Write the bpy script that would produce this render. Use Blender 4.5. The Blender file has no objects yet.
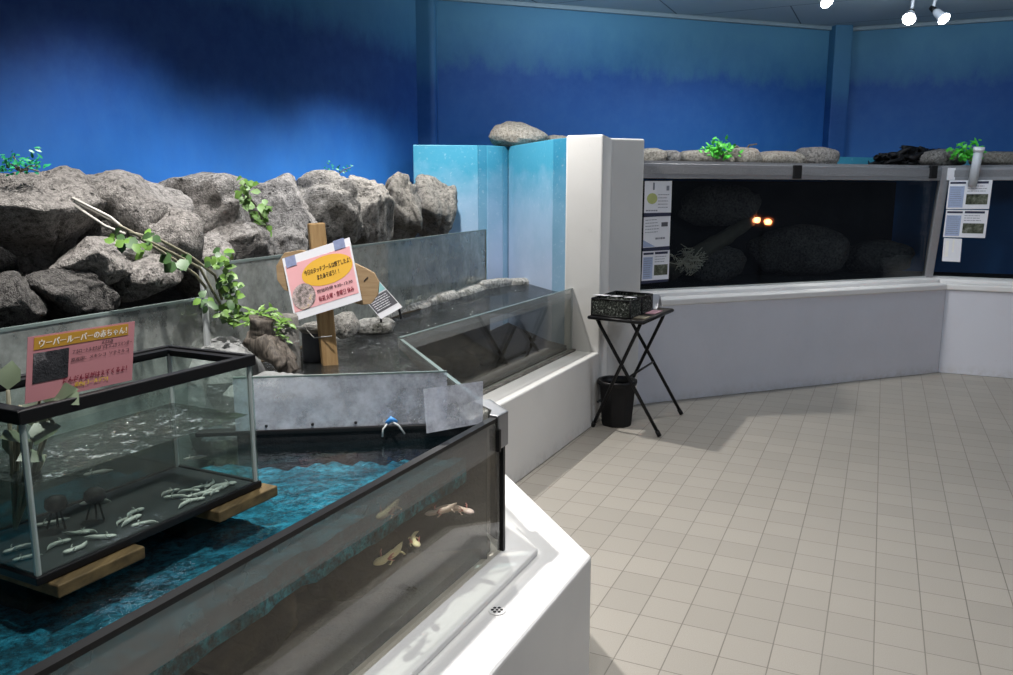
import bpy, bmesh, math, random
from mathutils import Vector, Matrix, noise

C = bpy.context.scene.collection
S = bpy.context.scene
PI = math.pi

# ------------------------------------------------------------------ camera
F, CX, CY, HOR, H = 810.0, 506.5, 337.5, 195.0, 1.45
P = math.atan((CY - HOR) / F)
cd = bpy.data.cameras.new('camera'); cam = bpy.data.objects.new('camera', cd); C.objects.link(cam)
cam.location = (0, 0, H); cam.rotation_euler = (PI / 2 - P, 0, 0)
cd.sensor_fit = 'HORIZONTAL'; cd.sensor_width = 36; cd.lens = 36 * F / 1013; cd.clip_start = 0.02
S.camera = cam

# ------------------------------------------------------------------ world, lights, exposure
S.view_settings.view_transform = 'Standard'; S.view_settings.look = 'None'
S.view_settings.gamma = 1; S.view_settings.use_curve_mapping = False
S.view_settings.exposure = 0.0
w = bpy.data.worlds.new('world'); S.world = w; w.use_nodes = True
w.node_tree.nodes['Background'].inputs[0].default_value = (0.55, 0.66, 0.9, 1)
w.node_tree.nodes['Background'].inputs[1].default_value = 0.055

def lamp(name, kind, loc, power, color=(1, 1, 1), target=None, size=0.1, angle=120, blend=0.6):
    l = bpy.data.lights.new(name, kind); l.energy = power; l.color = color
    if kind == 'AREA': l.size = size
    else: l.shadow_soft_size = size
    if kind == 'SPOT': l.spot_size = math.radians(angle); l.spot_blend = blend
    o = bpy.data.objects.new(name, l); C.objects.link(o); o.location = loc
    if target: o.rotation_euler = (Vector(target) - Vector(loc)).to_track_quat('-Z', 'Y').to_euler()
    return o

lamp('spot_over_near_tank', 'SPOT', (-.70, 2.1, 2.86), 300, (1, .97, .94), (-.1, 2.1, 0.2), .035, 104, .9)
lamp('spot_over_falls', 'SPOT', (-.45, 4.95, 2.86), 240, (1, .97, .92), (.3, 4.9, 0), .05, 124, .5)
lamp('spot_on_rocks', 'SPOT', (-.50, 3.3, 2.8), 190, (.95, .97, 1), (-1.60, 3.72, 1.22), .08, 66, .8)
lamp('spot_on_rocks_far', 'SPOT', (-.45, 4.2, 2.8), 105, (.97, .97, 1), (-1.25, 4.5, 1.12), .08, 62, .75)
lamp('spot_on_rocks_near', 'SPOT', (-.85, 2.55, 2.86), 150, (1, .97, .94), (-1.45, 2.78, 1.25), .06, 56, .8)
lamp('spot_room', 'SPOT', (.3, 2.9, 2.86), 100, (1, .94, .86), (.55, 3.4, 0), .15, 88, 1)
lamp('wall_fill', 'AREA', (.9, 5.75, 2.9), 20, (.75, .88, 1), (.6, 7.2, 2.1), .7)  # added light to brighten the back wall
lamp('wall_fill_right', 'AREA', (3.1, 5.6, 2.85), 12, (.75, .88, 1), (3.9, 7.3, 2.0), .8)  # added light to brighten the right wall
lamp('spot_far_stones', 'SPOT', (1.9, 6.0, 2.88), 65, (1, .96, .92), (1.9, 6.3, 1.6), .06, 140, .8)
lamp('fixture_spill', 'POINT', (2.9, 5.9, 2.72), 7, (.85, .93, 1), None, .1)
lamp('gravel_fill', 'SPOT', (-.08, .9, 2.75), 120, (1, .98, .95), (-.52, 1.45, .7), .04, 56, .8)  # added light in front of the tank to brighten the gravel
lamp('fill_ceiling', 'AREA', (.8, 1.0, 2.9), 9, (.85, .92, 1), (.8, 1.5, 0), 2.5)
lamp('fill_room_right', 'AREA', (3.3, 2.2, 2.8), 44, (.82, .88, 1), (2.2, 6.0, .4), 1.2)
lamp('far_tank_fill', 'POINT', (1.25, 6.15, 1.45), .3, (.95, 1, .85), None, .05)  # added glow inside the tank so its log and rocks show
S.cycles.transparent_max_bounces = 40
S.cycles.max_bounces = 10

# ------------------------------------------------------------------ geometry helpers
def ray(u, v):
    a = (u - CX) / F; b = -(v - CY) / F
    return Vector((a, math.cos(P) + b * math.sin(P), -math.sin(P) + b * math.cos(P)))
def at_z(u, v, z):
    d = ray(u, v); t = (z - H) / d.z; return Vector((d.x * t, d.y * t, z))
def at_y(u, v, y):
    d = ray(u, v); t = y / d.y; return Vector((d.x * t, y, H + d.z * t))
def on_plane(u, v, n, off):
    d = ray(u, v); t = off / (d.x * n[0] + d.y * n[1]); return Vector((d.x * t, d.y * t, H + d.z * t))
def dirv(deg): return Vector((math.cos(math.radians(deg)), math.sin(math.radians(deg)), 0))
D2 = dirv(64.5); N2 = Vector((D2.y, -D2.x, 0))        # near and middle tank fronts
DE = dirv(109.5); NE = Vector((DE.y, -DE.x, 0))       # end of the near tank
D4 = dirv(-25.5)
def isect(n1, o1, n2, o2):
    det = n1[0] * n2[1] - n1[1] * n2[0]
    return Vector(((o1 * n2[1] - n1[1] * o2) / det, (n1[0] * o2 - o1 * n2[0]) / det, 0))

class MB:
    def __init__(s): s.v = []; s.f = []; s.uv = None
    def add(s, vs, fs):
        b = len(s.v); s.v += [Vector(p) for p in vs]; s.f += [tuple(i + b for i in f) for f in fs]; return s
    def prism(s, poly, z0, z1):
        n = len(poly)
        a = sum(poly[i][0] * poly[(i + 1) % n][1] - poly[(i + 1) % n][0] * poly[i][1] for i in range(n))
        if a < 0: poly = poly[::-1]
        vs = [(p[0], p[1], z0) for p in poly] + [(p[0], p[1], z1) for p in poly]
        fs = [tuple(range(n))[::-1], tuple(range(n, 2 * n))] + [(i, (i + 1) % n, n + (i + 1) % n, n + i) for i in range(n)]
        return s.add(vs, fs)
    def hexa(s, p):   # 4 bottom (ccw), 4 top
        return s.add(p, [(3, 2, 1, 0), (4, 5, 6, 7), (0, 1, 5, 4), (1, 2, 6, 5), (2, 3, 7, 6), (3, 0, 4, 7)])
    def box(s, c, sz, ux=Vector((1, 0, 0)), uz=Vector((0, 0, 1))):
        ux = Vector(ux).normalized(); uz = Vector(uz).normalized(); uy = uz.cross(ux)
        c = Vector(c); x, y, z = ux * sz[0] / 2, uy * sz[1] / 2, uz * sz[2] / 2
        return s.hexa([c - x - y - z, c + x - y - z, c + x + y - z, c - x + y - z, c - x - y + z, c + x - y + z, c + x + y + z, c - x + y + z])
    def wall(s, a, b, z0, z1, t=.006, zb0=None, zb1=None):
        a = Vector((a[0], a[1], 0)); b = Vector((b[0], b[1], 0)); d = (b - a).normalized(); n = Vector((-d.y, d.x, 0)) * t / 2
        zb0 = z0 if zb0 is None else zb0; zb1 = z1 if zb1 is None else zb1
        Z = lambda q, z: Vector((q.x, q.y, z))
        return s.hexa([Z(a - n, z0), Z(b - n, zb0), Z(b + n, zb0), Z(a + n, z0), Z(a - n, z1), Z(b - n, zb1), Z(b + n, zb1), Z(a + n, z1)])
    def slab(s, q, t):   # quad q (4 pts) with thickness t behind it
        q = [Vector(p) for p in q]; n = (q[1] - q[0]).cross(q[3] - q[0]).normalized() * t
        return s.hexa([p - n for p in q] + q)
    def tube(s, pts, r, k=8, cap=True):
        pts = [Vector(p) for p in pts]; n = len(pts)
        rs = r if isinstance(r, (list, tuple)) else [r] * n
        t0 = (pts[1] - pts[0]).normalized()
        up = Vector((0, 0, 1)) if abs(t0.z) < .9 else Vector((1, 0, 0))
        x = t0.cross(up).normalized(); vs = []
        for i, p in enumerate(pts):
            t = (pts[min(i + 1, n - 1)] - pts[max(i - 1, 0)]).normalized()
            x = (x - t * x.dot(t)).normalized(); y = t.cross(x)
            vs += [p + (x * math.cos(2 * PI * j / k) + y * math.sin(2 * PI * j / k)) * rs[i] for j in range(k)]
        fs = [(i * k + j, i * k + (j + 1) % k, (i + 1) * k + (j + 1) % k, (i + 1) * k + j) for i in range(n - 1) for j in range(k)]
        if cap: fs += [tuple(range(k))[::-1], tuple(range((n - 1) * k, n * k))]
        return s.add(vs, fs)
    def lathe(s, c, prof, k=24, rot=0, cap=True):
        c = Vector(c); n = len(prof)
        vs = [c + Vector((r * math.cos(2 * PI * j / k + rot), r * math.sin(2 * PI * j / k + rot), z)) for r, z in prof for j in range(k)]
        fs = [(i * k + j, i * k + (j + 1) % k, (i + 1) * k + (j + 1) % k, (i + 1) * k + j) for i in range(n - 1) for j in range(k)]
        if cap: fs += [tuple(range(k))[::-1], tuple(range((n - 1) * k, n * k))]
        return s.add(vs, fs)
    def leaf(s, base, d, n, L, W, bend=.25):
        base = Vector(base); d = Vector(d).normalized(); n = Vector(n); n = (n - d * n.dot(d)).normalized(); x = d.cross(n)
        P_ = lambda a, b, c: base + d * L * a + x * W * b - n * L * bend * c
        vs = [P_(0, 0, 0), P_(.28, -.42, .0), P_(.28, 0, .12), P_(.28, .42, .0), P_(.65, -.38, .25), P_(.65, 0, .38), P_(.65, .38, .25), P_(1, 0, .9)]
        return s.add(vs, [(0, 1, 2), (0, 2, 3), (1, 4, 5, 2), (2, 5, 6, 3), (4, 7, 5), (5, 7, 6)])
    def build(s, name, mat, parent=None, smooth=False, bevel=0, origin=None):
        me = bpy.data.meshes.new(name)
        if parent is not None: o0 = WLOC[parent.name]
        elif origin is not None: o0 = Vector(origin)
        else:
            xs = [p.x for p in s.v]; ys = [p.y for p in s.v]
            o0 = Vector(((min(xs) + max(xs)) / 2, (min(ys) + max(ys)) / 2, min(p.z for p in s.v)))
        me.from_pydata([p - o0 for p in s.v], [], s.f); me.validate()
        if smooth: me.polygons.foreach_set('use_smooth', [True] * len(me.polygons))
        me.materials.append(mat)
        o = bpy.data.objects.new(name, me); C.objects.link(o)
        if parent is not None: o.parent = parent; WLOC[o.name] = o0
        else: o.location = o0; WLOC[o.name] = o0
        if bevel:
            m = o.modifiers.new('bevel', 'BEVEL'); m.width = bevel; m.segments = 3; m.limit_method = 'ANGLE'
        return o
WLOC = {}
def thing(name, label, cat, loc, group=None):
    o = bpy.data.objects.new(name, None); C.objects.link(o); o.location = loc; o.empty_display_size = .1
    WLOC[o.name] = Vector(loc); return tag(o, label, cat, group)
def tag(o, label, cat, group=None, kind=None):
    o['label'] = label; o['category'] = cat
    if group: o['group'] = group
    if kind: o['kind'] = kind
    return o
def struct(o, label=None):
    o['kind'] = 'structure'
    if label: o['label'] = label
    return o

# ------------------------------------------------------------------ materials
class NT:
    def __init__(s, name):
        s.m = bpy.data.materials.new(name); s.m.use_nodes = True; s.t = s.m.node_tree; s.n = s.t.nodes; s.n.clear()
        s.out = s.n.new('ShaderNodeOutputMaterial')
    def N(s, typ, **kw):
        x = s.n.new('ShaderNode' + typ)
        for k, v in kw.items():
            if k.startswith('i_'):
                key = k[2:]; key = int(key) if key.isdigit() else key.replace('_', ' ')
                if hasattr(v, 'is_linked') or isinstance(v, bpy.types.NodeSocket): s.t.links.new(v, x.inputs[key])
                else: x.inputs[key].default_value = v
            else: setattr(x, k, v)
        return x
    def L(s, a, b): s.t.links.new(a, b)
    def coord(s, which='Object'): return s.N('TexCoord').outputs[which]
    def noise(s, vec, scale, detail=4, rough=.55, out=0): return s.N('TexNoise', i_Vector=vec, i_Scale=scale, i_Detail=detail, i_Roughness=rough).outputs[out]
    def ramp(s, fac, stops, interp='LINEAR'):
        r = s.N('ValToRGB', i_0=fac); cr = r.color_ramp; cr.interpolation = interp
        while len(cr.elements) < len(stops): cr.elements.new(.5)
        for e, (p, c) in zip(cr.elements, stops): e.position = p; e.color = (*c, 1) if len(c) == 3 else c
        return r.outputs[0]
    def mixc(s, f, a, b, mode='MIX'):
        x = s.N('MixRGB', blend_type=mode)
        for i, v in enumerate((f, a, b)):
            if isinstance(v, bpy.types.NodeSocket): s.L(v, x.inputs[i])
            else: x.inputs[i].default_value = v if i == 0 else (*v, 1)
        return x.outputs[0]
    def math(s, op, a, b=0.0, clamp=False):
        x = s.N('Math', operation=op, use_clamp=clamp)
        for i, v in enumerate((a, b)):
            if isinstance(v, bpy.types.NodeSocket): s.L(v, x.inputs[i])
            else: x.inputs[i].default_value = v
        return x.outputs[0]
    def bump(s, h, strength=.3, dist=.01): return s.N('Bump', i_Height=h, i_Strength=strength, i_Distance=dist).outputs[0]
    def principled(s, col, rough=.6, normal=None, metal=0, spec=.5, **kw):
        b = s.N('BsdfPrincipled', **kw)
        for k, v in (('Base Color', col), ('Roughness', rough), ('Metallic', metal), ('Specular IOR Level', spec)):
            if isinstance(v, bpy.types.NodeSocket): s.L(v, b.inputs[k])
            else: b.inputs[k].default_value = (*v, 1) if k == 'Base Color' else v
        if normal is not None: s.L(normal, b.inputs['Normal'])
        return b.outputs[0]
    def schlick(s, ior, normal=None):
        g = s.N('NewGeometry'); d = s.N('VectorMath', operation='DOT_PRODUCT')
        s.L(normal if normal is not None else g.outputs['Normal'], d.inputs[0]); s.L(g.outputs['Incoming'], d.inputs[1])
        c = s.math('SUBTRACT', 1, s.math('ABSOLUTE', d.outputs['Value']), True); r0 = ((ior - 1) / (ior + 1)) ** 2
        return s.math('ADD', s.math('MULTIPLY', s.math('POWER', c, 5), 1 - r0), r0, True)
    def done(s, sh): s.L(sh, s.out.inputs[0]); return s.m

def plain(name, col, rough=.55, metal=0, var=.12, scale=25, bump=.0, spec=.5):
    t = NT(name); v = t.coord(); n = t.noise(v, scale)
    c = t.mixc(n, tuple(x * (1 - var) for x in col), tuple(min(1, x * (1 + var)) for x in col))
    nb = t.bump(t.noise(v, scale * 6, 3), bump, .004) if bump else None
    return t.done(t.principled(c, rough, nb, metal, spec))

def rock_mat(name, c1, c2, dark, sc=1.0, moss=None):
    t = NT(name); v = t.coord()
    n = t.noise(v, 5 * sc, 6, .65); n2 = t.noise(v, 45 * sc, 5, .7)
    c = t.ramp(n, [(.3, c1), (.68, c2)])
    c = t.mixc(t.ramp(n2, [(.36, (.9, .9, .9)), (.56, (0, 0, 0))]), c, dark)
    c = t.mixc(t.ramp(t.noise(v, 120 * sc, 2, .6), [(.55, (0, 0, 0)), (.7, (.5, .5, .5))]), c, tuple(min(1, x * 1.5) for x in c2))
    vo = t.N('TexVoronoi', i_Vector=v, i_Scale=28 * sc).outputs[0]
    pits = t.ramp(vo, [(.10, (0, 0, 0)), (.24, (1, 1, 1))])
    big = t.ramp(t.noise(v, 9 * sc, 2), [(.48, (1, 1, 1)), (.58, (0, 0, 0))])
    pits = t.math('MAXIMUM', pits, big)
    c = t.mixc(t.math('MULTIPLY', t.math('SUBTRACT', 1, pits), .75), c, dark)
    if moss:
        c = t.mixc(t.ramp(t.noise(v, 3.5 * sc, 5, .7), [(.52, (0, 0, 0)), (.66, (.8, .8, .8))]), c, moss)
    h = t.math('ADD', t.math('MULTIPLY', n2, .6), t.math('MULTIPLY', pits, .8))
    h = t.math('ADD', h, t.noise(v, 160 * sc, 3, .6))
    return t.done(t.principled(c, .9, t.bump(h, .9, .02), 0, .2))

def glass_mat(name, tint=(.93, .97, .95), haze=.03, hazecol=(.55, .58, .57), rough=0.0, ior=1.5, band=None, hz_scale=6, streak=True):
    """thin pane: fresnel reflection over tinted transparency, plus a dirt film; band = (z0, z1, amount, colour) paints mirroring under the water on tank fronts, murk on the small back pane"""
    t = NT(name); v = t.N('NewGeometry').outputs['Position']
    tr = t.N('BsdfTransparent', i_Color=(*tint, 1)).outputs[0]
    gl = t.N('BsdfGlossy', i_Color=(1, 1, 1, 1), i_Roughness=rough).outputs[0]
    fr = t.schlick(ior)
    mp = t.N('Mapping', i_Vector=v, i_Scale=(1, 1, .45 if streak else 1)).outputs[0]
    hz = t.ramp(t.noise(mp, hz_scale, 6, .7), [(.35, (.35, .35, .35)), (.7, (1.6, 1.6, 1.6))])
    f = t.math('MULTIPLY', hz, haze, True)
    df = t.N('BsdfDiffuse', i_Color=(*hazecol, 1)).outputs[0]
    m0 = t.N('MixShader', i_0=f, i_1=tr, i_2=df).outputs[0]
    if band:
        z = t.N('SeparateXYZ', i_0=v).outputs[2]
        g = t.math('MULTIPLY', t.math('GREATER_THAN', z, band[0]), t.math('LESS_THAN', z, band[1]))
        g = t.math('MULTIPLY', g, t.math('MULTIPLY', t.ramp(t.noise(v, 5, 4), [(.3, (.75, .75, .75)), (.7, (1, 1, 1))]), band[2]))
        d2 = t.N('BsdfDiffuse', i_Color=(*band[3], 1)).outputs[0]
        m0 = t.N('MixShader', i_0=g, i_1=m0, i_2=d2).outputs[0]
    return t.done(t.N('MixShader', i_0=fr, i_1=m0, i_2=gl).outputs[0])

def water_mat(name, tint, murk, murkcol, wave=14, strength=.15, glint_foam=0):
    t = NT(name); v = t.N('NewGeometry').outputs['Position']
    nb = t.bump(t.math('ADD', t.noise(v, wave, 4, .6), t.math('MULTIPLY', t.noise(v, wave * 4, 3, .6), .35)), strength, .03)
    tr = t.N('BsdfTransparent', i_Color=(*tint, 1)).outputs[0]
    df = t.N('BsdfDiffuse', i_Color=(*murkcol, 1)).outputs[0]
    m0 = t.N('MixShader', i_0=murk, i_1=tr, i_2=df).outputs[0]
    if glint_foam:
        fo = t.math('MULTIPLY', t.ramp(t.noise(v, 42, 6, .8), [(.56, (0, 0, 0)), (.66, (glint_foam,) * 3)]), t.ramp(t.noise(v, 4, 3), [(.40, (0, 0, 0)), (.58, (1, 1, 1))]))  # pale speckle paints water glints, with spray foam in the middle tank
        m0 = t.N('MixShader', i_0=fo, i_1=m0, i_2=t.N('BsdfDiffuse', i_Color=(.7, .73, .78, 1)).outputs[0]).outputs[0]
    gl = t.N('BsdfGlossy', i_Color=(1, 1, 1, 1), i_Roughness=.07, i_Normal=nb).outputs[0]
    fr = t.schlick(1.33, nb)
    return t.done(t.N('MixShader', i_0=fr, i_1=m0, i_2=gl).outputs[0])

def white_mat(name, col, scuff=(.45, .44, .42), rough=.55):
    t = NT(name); v = t.N('NewGeometry').outputs['Position']
    c = t.mixc(t.ramp(t.noise(v, 2.2, 5, .6), [(.45, (0, 0, 0)), (.75, (.35, .35, .35))]), col, tuple(x * .82 for x in col))
    c = t.mixc(t.ramp(t.noise(v, 14, 6, .75), [(.66, (0, 0, 0)), (.74, (.35, .35, .35))]), c, scuff)
    z = t.N('SeparateXYZ', i_0=v).outputs[2]
    low = t.ramp(z, [(.0, (1, 1, 1)), (.09, (0, 0, 0))])
    c = t.mixc(t.math('MULTIPLY', low, t.ramp(t.noise(v, 18, 5, .7), [(.4, (0, 0, 0)), (.65, (.55, .55, .55))])), c, scuff)
    h = t.math('ADD', t.noise(v, 30, 4), t.math('MULTIPLY', t.noise(v, 220, 2), .3))
    return t.done(t.principled(c, rough, t.bump(h, .12, .006), 0, .35))

def floor_mat():
    t = NT('floor_tiles'); v = t.N('NewGeometry').outputs['Position']
    p0 = at_z(691.4, 604.2, 0)
    mp = t.N('Mapping', vector_type='TEXTURE', i_Vector=v, i_Location=p0, i_Rotation=(0, 0, math.radians(-24.7))).outputs[0]
    br = t.N('TexBrick', offset=0.0, squash=1.0, i_Vector=mp, i_Color1=(.35, .325, .285, 1), i_Color2=(.40, .37, .325, 1), i_Mortar=(.16, .145, .125, 1), i_Scale=1.0)
    br.inputs['Brick Width'].default_value = .15; br.inputs['Row Height'].default_value = .15
    br.inputs['Mortar Size'].default_value = .0022; br.inputs['Mortar Smooth'].default_value = .3
    c = t.mixc(t.ramp(t.noise(v, 260, 3, .7), [(.35, (0, 0, 0)), (.7, (.5, .5, .5))]), br.outputs[0], (.27, .25, .22))
    c = t.mixc(t.ramp(t.noise(v, 1.3, 5, .6), [(.4, (0, 0, 0)), (.75, (.3, .3, .3))]), c, (.33, .31, .28))
    h = t.math('ADD', t.math('MULTIPLY', t.noise(v, 300, 2), .25), t.math('SUBTRACT', 1, br.outputs[1]))
    return t.done(t.principled(c, .5, t.bump(h, .3, .003), 0, .35))

def mural_mat(name, stops, ragged=.10, zlo=1.5, zhi=2.95):
    """painted sea mural: paler band at the top, deep blue under it, with a ragged brushed edge"""
    t = NT(name); v = t.N('NewGeometry').outputs['Position']
    z = t.N('SeparateXYZ', i_0=v).outputs[2]
    zz = t.math('ADD', z, t.math('MULTIPLY', t.math('SUBTRACT', t.noise(t.N('Mapping', i_Vector=v, i_Scale=(1, 1, .6)).outputs[0], 6, 6, .7), .5), ragged * 2))
    f = t.math('DIVIDE', t.math('SUBTRACT', zz, zlo), zhi - zlo, True)
    c = t.ramp(f, stops)
    c = t.mixc(t.ramp(t.noise(v, 9, 5, .7), [(.4, (0, 0, 0)), (.7, (.16, .16, .16))]), c, (.05, .16, .36))
    return t.done(t.principled(c, .62, t.bump(t.noise(v, 60, 4), .08, .005), 0, .3))

def ceiling_mat():
    t = NT('ceiling_panels'); v = t.N('NewGeometry').outputs['Position']
    mp = t.N('Mapping', vector_type='TEXTURE', i_Vector=v, i_Rotation=(0, 0, math.radians(-25.5))).outputs[0]
    br = t.N('TexBrick', offset=0.5, i_Vector=mp, i_Color1=(.34, .45, .52, 1), i_Color2=(.37, .48, .55, 1), i_Mortar=(.09, .13, .17, 1), i_Scale=1.0)
    br.inputs['Brick Width'].default_value = 1.8; br.inputs['Row Height'].default_value = .9; br.inputs['Mortar Size'].default_value = .006
    return t.done(t.principled(br.outputs[0], .7, None, 0, .2))

def emit_mat(name, col, k):
    t = NT(name); return t.done(t.N('Emission', i_Color=(*col, 1), i_Strength=k).outputs[0])

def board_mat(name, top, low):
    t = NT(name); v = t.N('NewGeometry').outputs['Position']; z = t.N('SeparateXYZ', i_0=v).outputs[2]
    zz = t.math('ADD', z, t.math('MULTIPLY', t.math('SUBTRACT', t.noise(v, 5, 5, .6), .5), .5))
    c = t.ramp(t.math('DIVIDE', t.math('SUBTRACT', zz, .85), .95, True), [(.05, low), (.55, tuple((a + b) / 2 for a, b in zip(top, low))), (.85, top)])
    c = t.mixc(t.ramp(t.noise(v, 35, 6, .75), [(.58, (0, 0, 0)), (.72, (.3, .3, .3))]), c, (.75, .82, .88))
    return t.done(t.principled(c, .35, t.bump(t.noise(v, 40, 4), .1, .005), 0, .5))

def wood_mat(name, a, b, sc=1.0, axis=2):
    t = NT(name); v = t.coord()
    s_ = [22 * sc] * 3; s_[axis] = 2.2 * sc
    mp = t.N('Mapping', i_Vector=v, i_Scale=s_).outputs[0]
    n = t.noise(mp, 3, 6, .65); c = t.ramp(n, [(.3, a), (.7, b)])
    return t.done(t.principled(c, .7, t.bump(n, .25, .004), 0, .3))

def gravel_mat():
    t = NT('blue_gravel'); v = t.N('NewGeometry').outputs['Position']
    mp = t.N('Mapping', vector_type='TEXTURE', i_Vector=v, i_Rotation=(0, 0, math.radians(20)), i_Scale=(1.6, .8, 1)).outputs[0]
    c = t.ramp(t.noise(mp, 13, 8, .8), [(.34, (.008, .045, .06)), (.45, (.014, .13, .18)), (.56, (.03, .29, .40)), (.70, (.14, .50, .64))])
    c2 = t.ramp(t.noise(v, 55, 5, .75), [(.40, (0, 0, 0)), (.54, (1, 1, 1))])
    c = t.mixc(t.math('MULTIPLY', t.math('SUBTRACT', 1, c2), .78), c, (.004, .022, .032))
    return t.done(t.principled(c, .8, t.bump(t.noise(v, 80, 4, .7), .8, .02), 0, .2))

def dirtyrock_mat(name, stops, sc=6):
    t = NT(name); v = t.N('NewGeometry').outputs['Position']
    n = t.noise(v, sc, 7, .7)
    return t.done(t.principled(t.ramp(n, stops), .85, t.bump(t.noise(v, sc * 8, 5, .7), .6, .015), 0, .2))

def mesh_mat(name, col, sc=120, fill=.45):
    t = NT(name); v = t.coord()
    mp = t.N('Mapping', i_Vector=v, i_Rotation=(.5, .6, .78)).outputs[0]
    ch = t.N('TexVoronoi', i_Vector=mp, i_Scale=sc).outputs[0]
    hole = t.ramp(ch, [(fill - .06, (0, 0, 0)), (fill, (1, 1, 1))])
    p = t.principled(col, .4, None, .3)
    tr = t.N('BsdfTransparent').outputs[0]
    return t.done(t.N('MixShader', i_0=hole, i_1=tr, i_2=p).outputs[0])

M = {}
M['floor'] = floor_mat(); M['ceiling'] = ceiling_mat()
M['white'] = white_mat('white_painted_concrete', (.74, .73, .71))
M['ledge_white'] = white_mat('white_painted_ledge', (.80, .79, .78), (.5, .49, .46), .4)
M['white_shaded'] = white_mat('shaded_white_paint', (.66, .67, .73))  # same white paint, darkened and blued for the dimmer far walls
deep, mid = (.004, .035, .16), (.008, .075, .29)
M['mural_left'] = mural_mat('mural_left', [(.05, (.02, .14, .45)), (.25, (.011, .085, .32)), (.42, (.005, .04, .19)), (.64, (.004, .034, .16)), (.76, (.03, .12, .24)), (.92, (.06, .18, .30))], .14)  # brighter blue low down paints in the lamp glow
M['mural'] = mural_mat('mural_back', [(.0, (.02, .13, .38)), (.35, (.01, .085, .30)), (.62, (.007, .06, .24)), (.70, (.028, .12, .25)), (.9, (.065, .20, .32))], .17)
M['pillar_blue'] = mural_mat('pillar_blue', [(.0, (.008, .075, .25)), (.5, (.006, .05, .2)), (.62, (.025, .11, .24)), (.9, (.05, .16, .27))], .08)
M['cove'] = plain('cove_trim', (.2, .28, .33), .5)
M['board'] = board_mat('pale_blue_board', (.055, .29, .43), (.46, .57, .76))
M['board_shaded'] = board_mat('pale_blue_board_shaded', (.03, .20, .32), (.24, .40, .56))  # darker copy of the board paint for its shaded side strips
M['rock'] = rock_mat('grey_lava_rock', (.27, .25, .235), (.40, .375, .35), (.085, .08, .075))
M['rock_warm'] = rock_mat('warm_grey_rock', (.28, .26, .235), (.41, .385, .35), (.09, .085, .075))
M['rock_dark'] = rock_mat('dark_grey_rock', (.10, .095, .09), (.19, .18, .17), (.025, .024, .024), 1.3)
M['rock_pale'] = rock_mat('pale_stone', (.42, .40, .37), (.62, .60, .56), (.10, .10, .09), 1.6)
M['rock_tan'] = rock_mat('tan_stone', (.36, .33, .28), (.52, .48, .42), (.16, .14, .12), 1.2)
M['curb'] = rock_mat('wet_curb_stone', (.58, .57, .54), (.76, .74, .70), (.12, .12, .10), 1.2, (.05, .055, .03))
M['bulge'] = dirtyrock_mat('smooth_grey_render', [(.3, (.17, .175, .17)), (.5, (.26, .265, .26)), (.7, (.36, .36, .36))], 5)
M['inner_dark'] = dirtyrock_mat('dark_inner_wall', [(.3, (.008, .009, .011)), (.7, (.022, .024, .026))], 3)
M['inner_brown'] = dirtyrock_mat('brown_mud_bottom', [(.3, (.014, .011, .007)), (.5, (.04, .03, .018)), (.7, (.085, .062, .036))], 9)
M['black'] = plain('black_plastic', (.005, .005, .006), .42, 0, .1, 25, 0, .3)
M['black_matt'] = plain('black_matt', (.007, .007, .008), .6, 0, .1, 25, 0, .3)
M['steel'] = plain('brushed_steel', (.36, .36, .37), .38, .75, .08, 60)
M['alu'] = plain('grey_aluminium', (.27, .275, .29), .45, .4, .15, 40)
M['glass'] = glass_mat('clear_glass', (.955, .975, .965), .015)
M['glass_small'] = glass_mat('small_tank_glass', (.90, .95, .93), .03, (.4, .46, .45))
M['glass_near'] = glass_mat('near_tank_glass', (.90, .88, .83), .015, (.30, .28, .24), band=(.772, .861, .62, (.25, .24, .225)))  # grey band paints the tank interior mirrored under the water surface
M['glass_mid'] = glass_mat('middle_tank_glass', (.88, .89, .87), .02, (.36, .36, .34), band=(.80, .90, .30, (.42, .44, .44)))  # pale band paints the same mirroring below the waterline
M['glass_back'] = glass_mat('grimy_back_pane', (.70, .73, .70), .62, (.36, .385, .365), hz_scale=5, streak=False)
M['glass_frost'] = glass_mat('splashed_pane', (.92, .94, .97), .46, (.80, .81, .88), .10, hz_scale=15, streak=False)
M['glass_far'] = glass_mat('far_tank_glass', (.80, .83, .84), .004, (.3, .3, .34))
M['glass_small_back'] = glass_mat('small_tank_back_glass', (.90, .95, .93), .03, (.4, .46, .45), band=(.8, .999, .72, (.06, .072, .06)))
M['edge'] = plain('glass_edge', (.17, .215, .205), .25)
M['silicone'] = plain('clear_silicone', (.46, .48, .48), .3)
M['water_near'] = water_mat('water_near', (.74, .85, .87), .06, (.02, .03, .035), 9, .10)
M['water_mid'] = water_mat('water_mid', (.35, .37, .36), .45, (.024, .026, .027), 24, .8, .45)
M['water_small'] = water_mat('water_small', (.42, .47, .44), .42, (.035, .042, .04), 30, .55, .6)
M['gravel'] = gravel_mat()
M['plank'] = wood_mat('wet_wood_plank', (.05, .034, .014), (.145, .10, .042), 1.0, 1)
M['post'] = wood_mat('timber_post', (.24, .145, .06), (.38, .25, .12))
M['ply'] = wood_mat('plywood_board', (.28, .185, .10), (.38, .27, .155), 1.4, 0)
M['drift'] = wood_mat('driftwood', (.018, .015, .013), (.17, .145, .12), 1.8)
M['stump'] = dirtyrock_mat('grey_weathered_wood', [(.3, (.10, .095, .085)), (.55, (.24, .23, .21)), (.75, (.36, .35, .33))], 26)
M['container'] = plain('slate_bucket', (.035, .04, .052), .4)
M['leaf'] = plain('bright_leaf', (.12, .235, .04), .45, 0, .6, 14)
M['leaf_teal'] = plain('plastic_leaf_teal', (.02, .30, .12), .4, 0, .5, 14)
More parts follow.
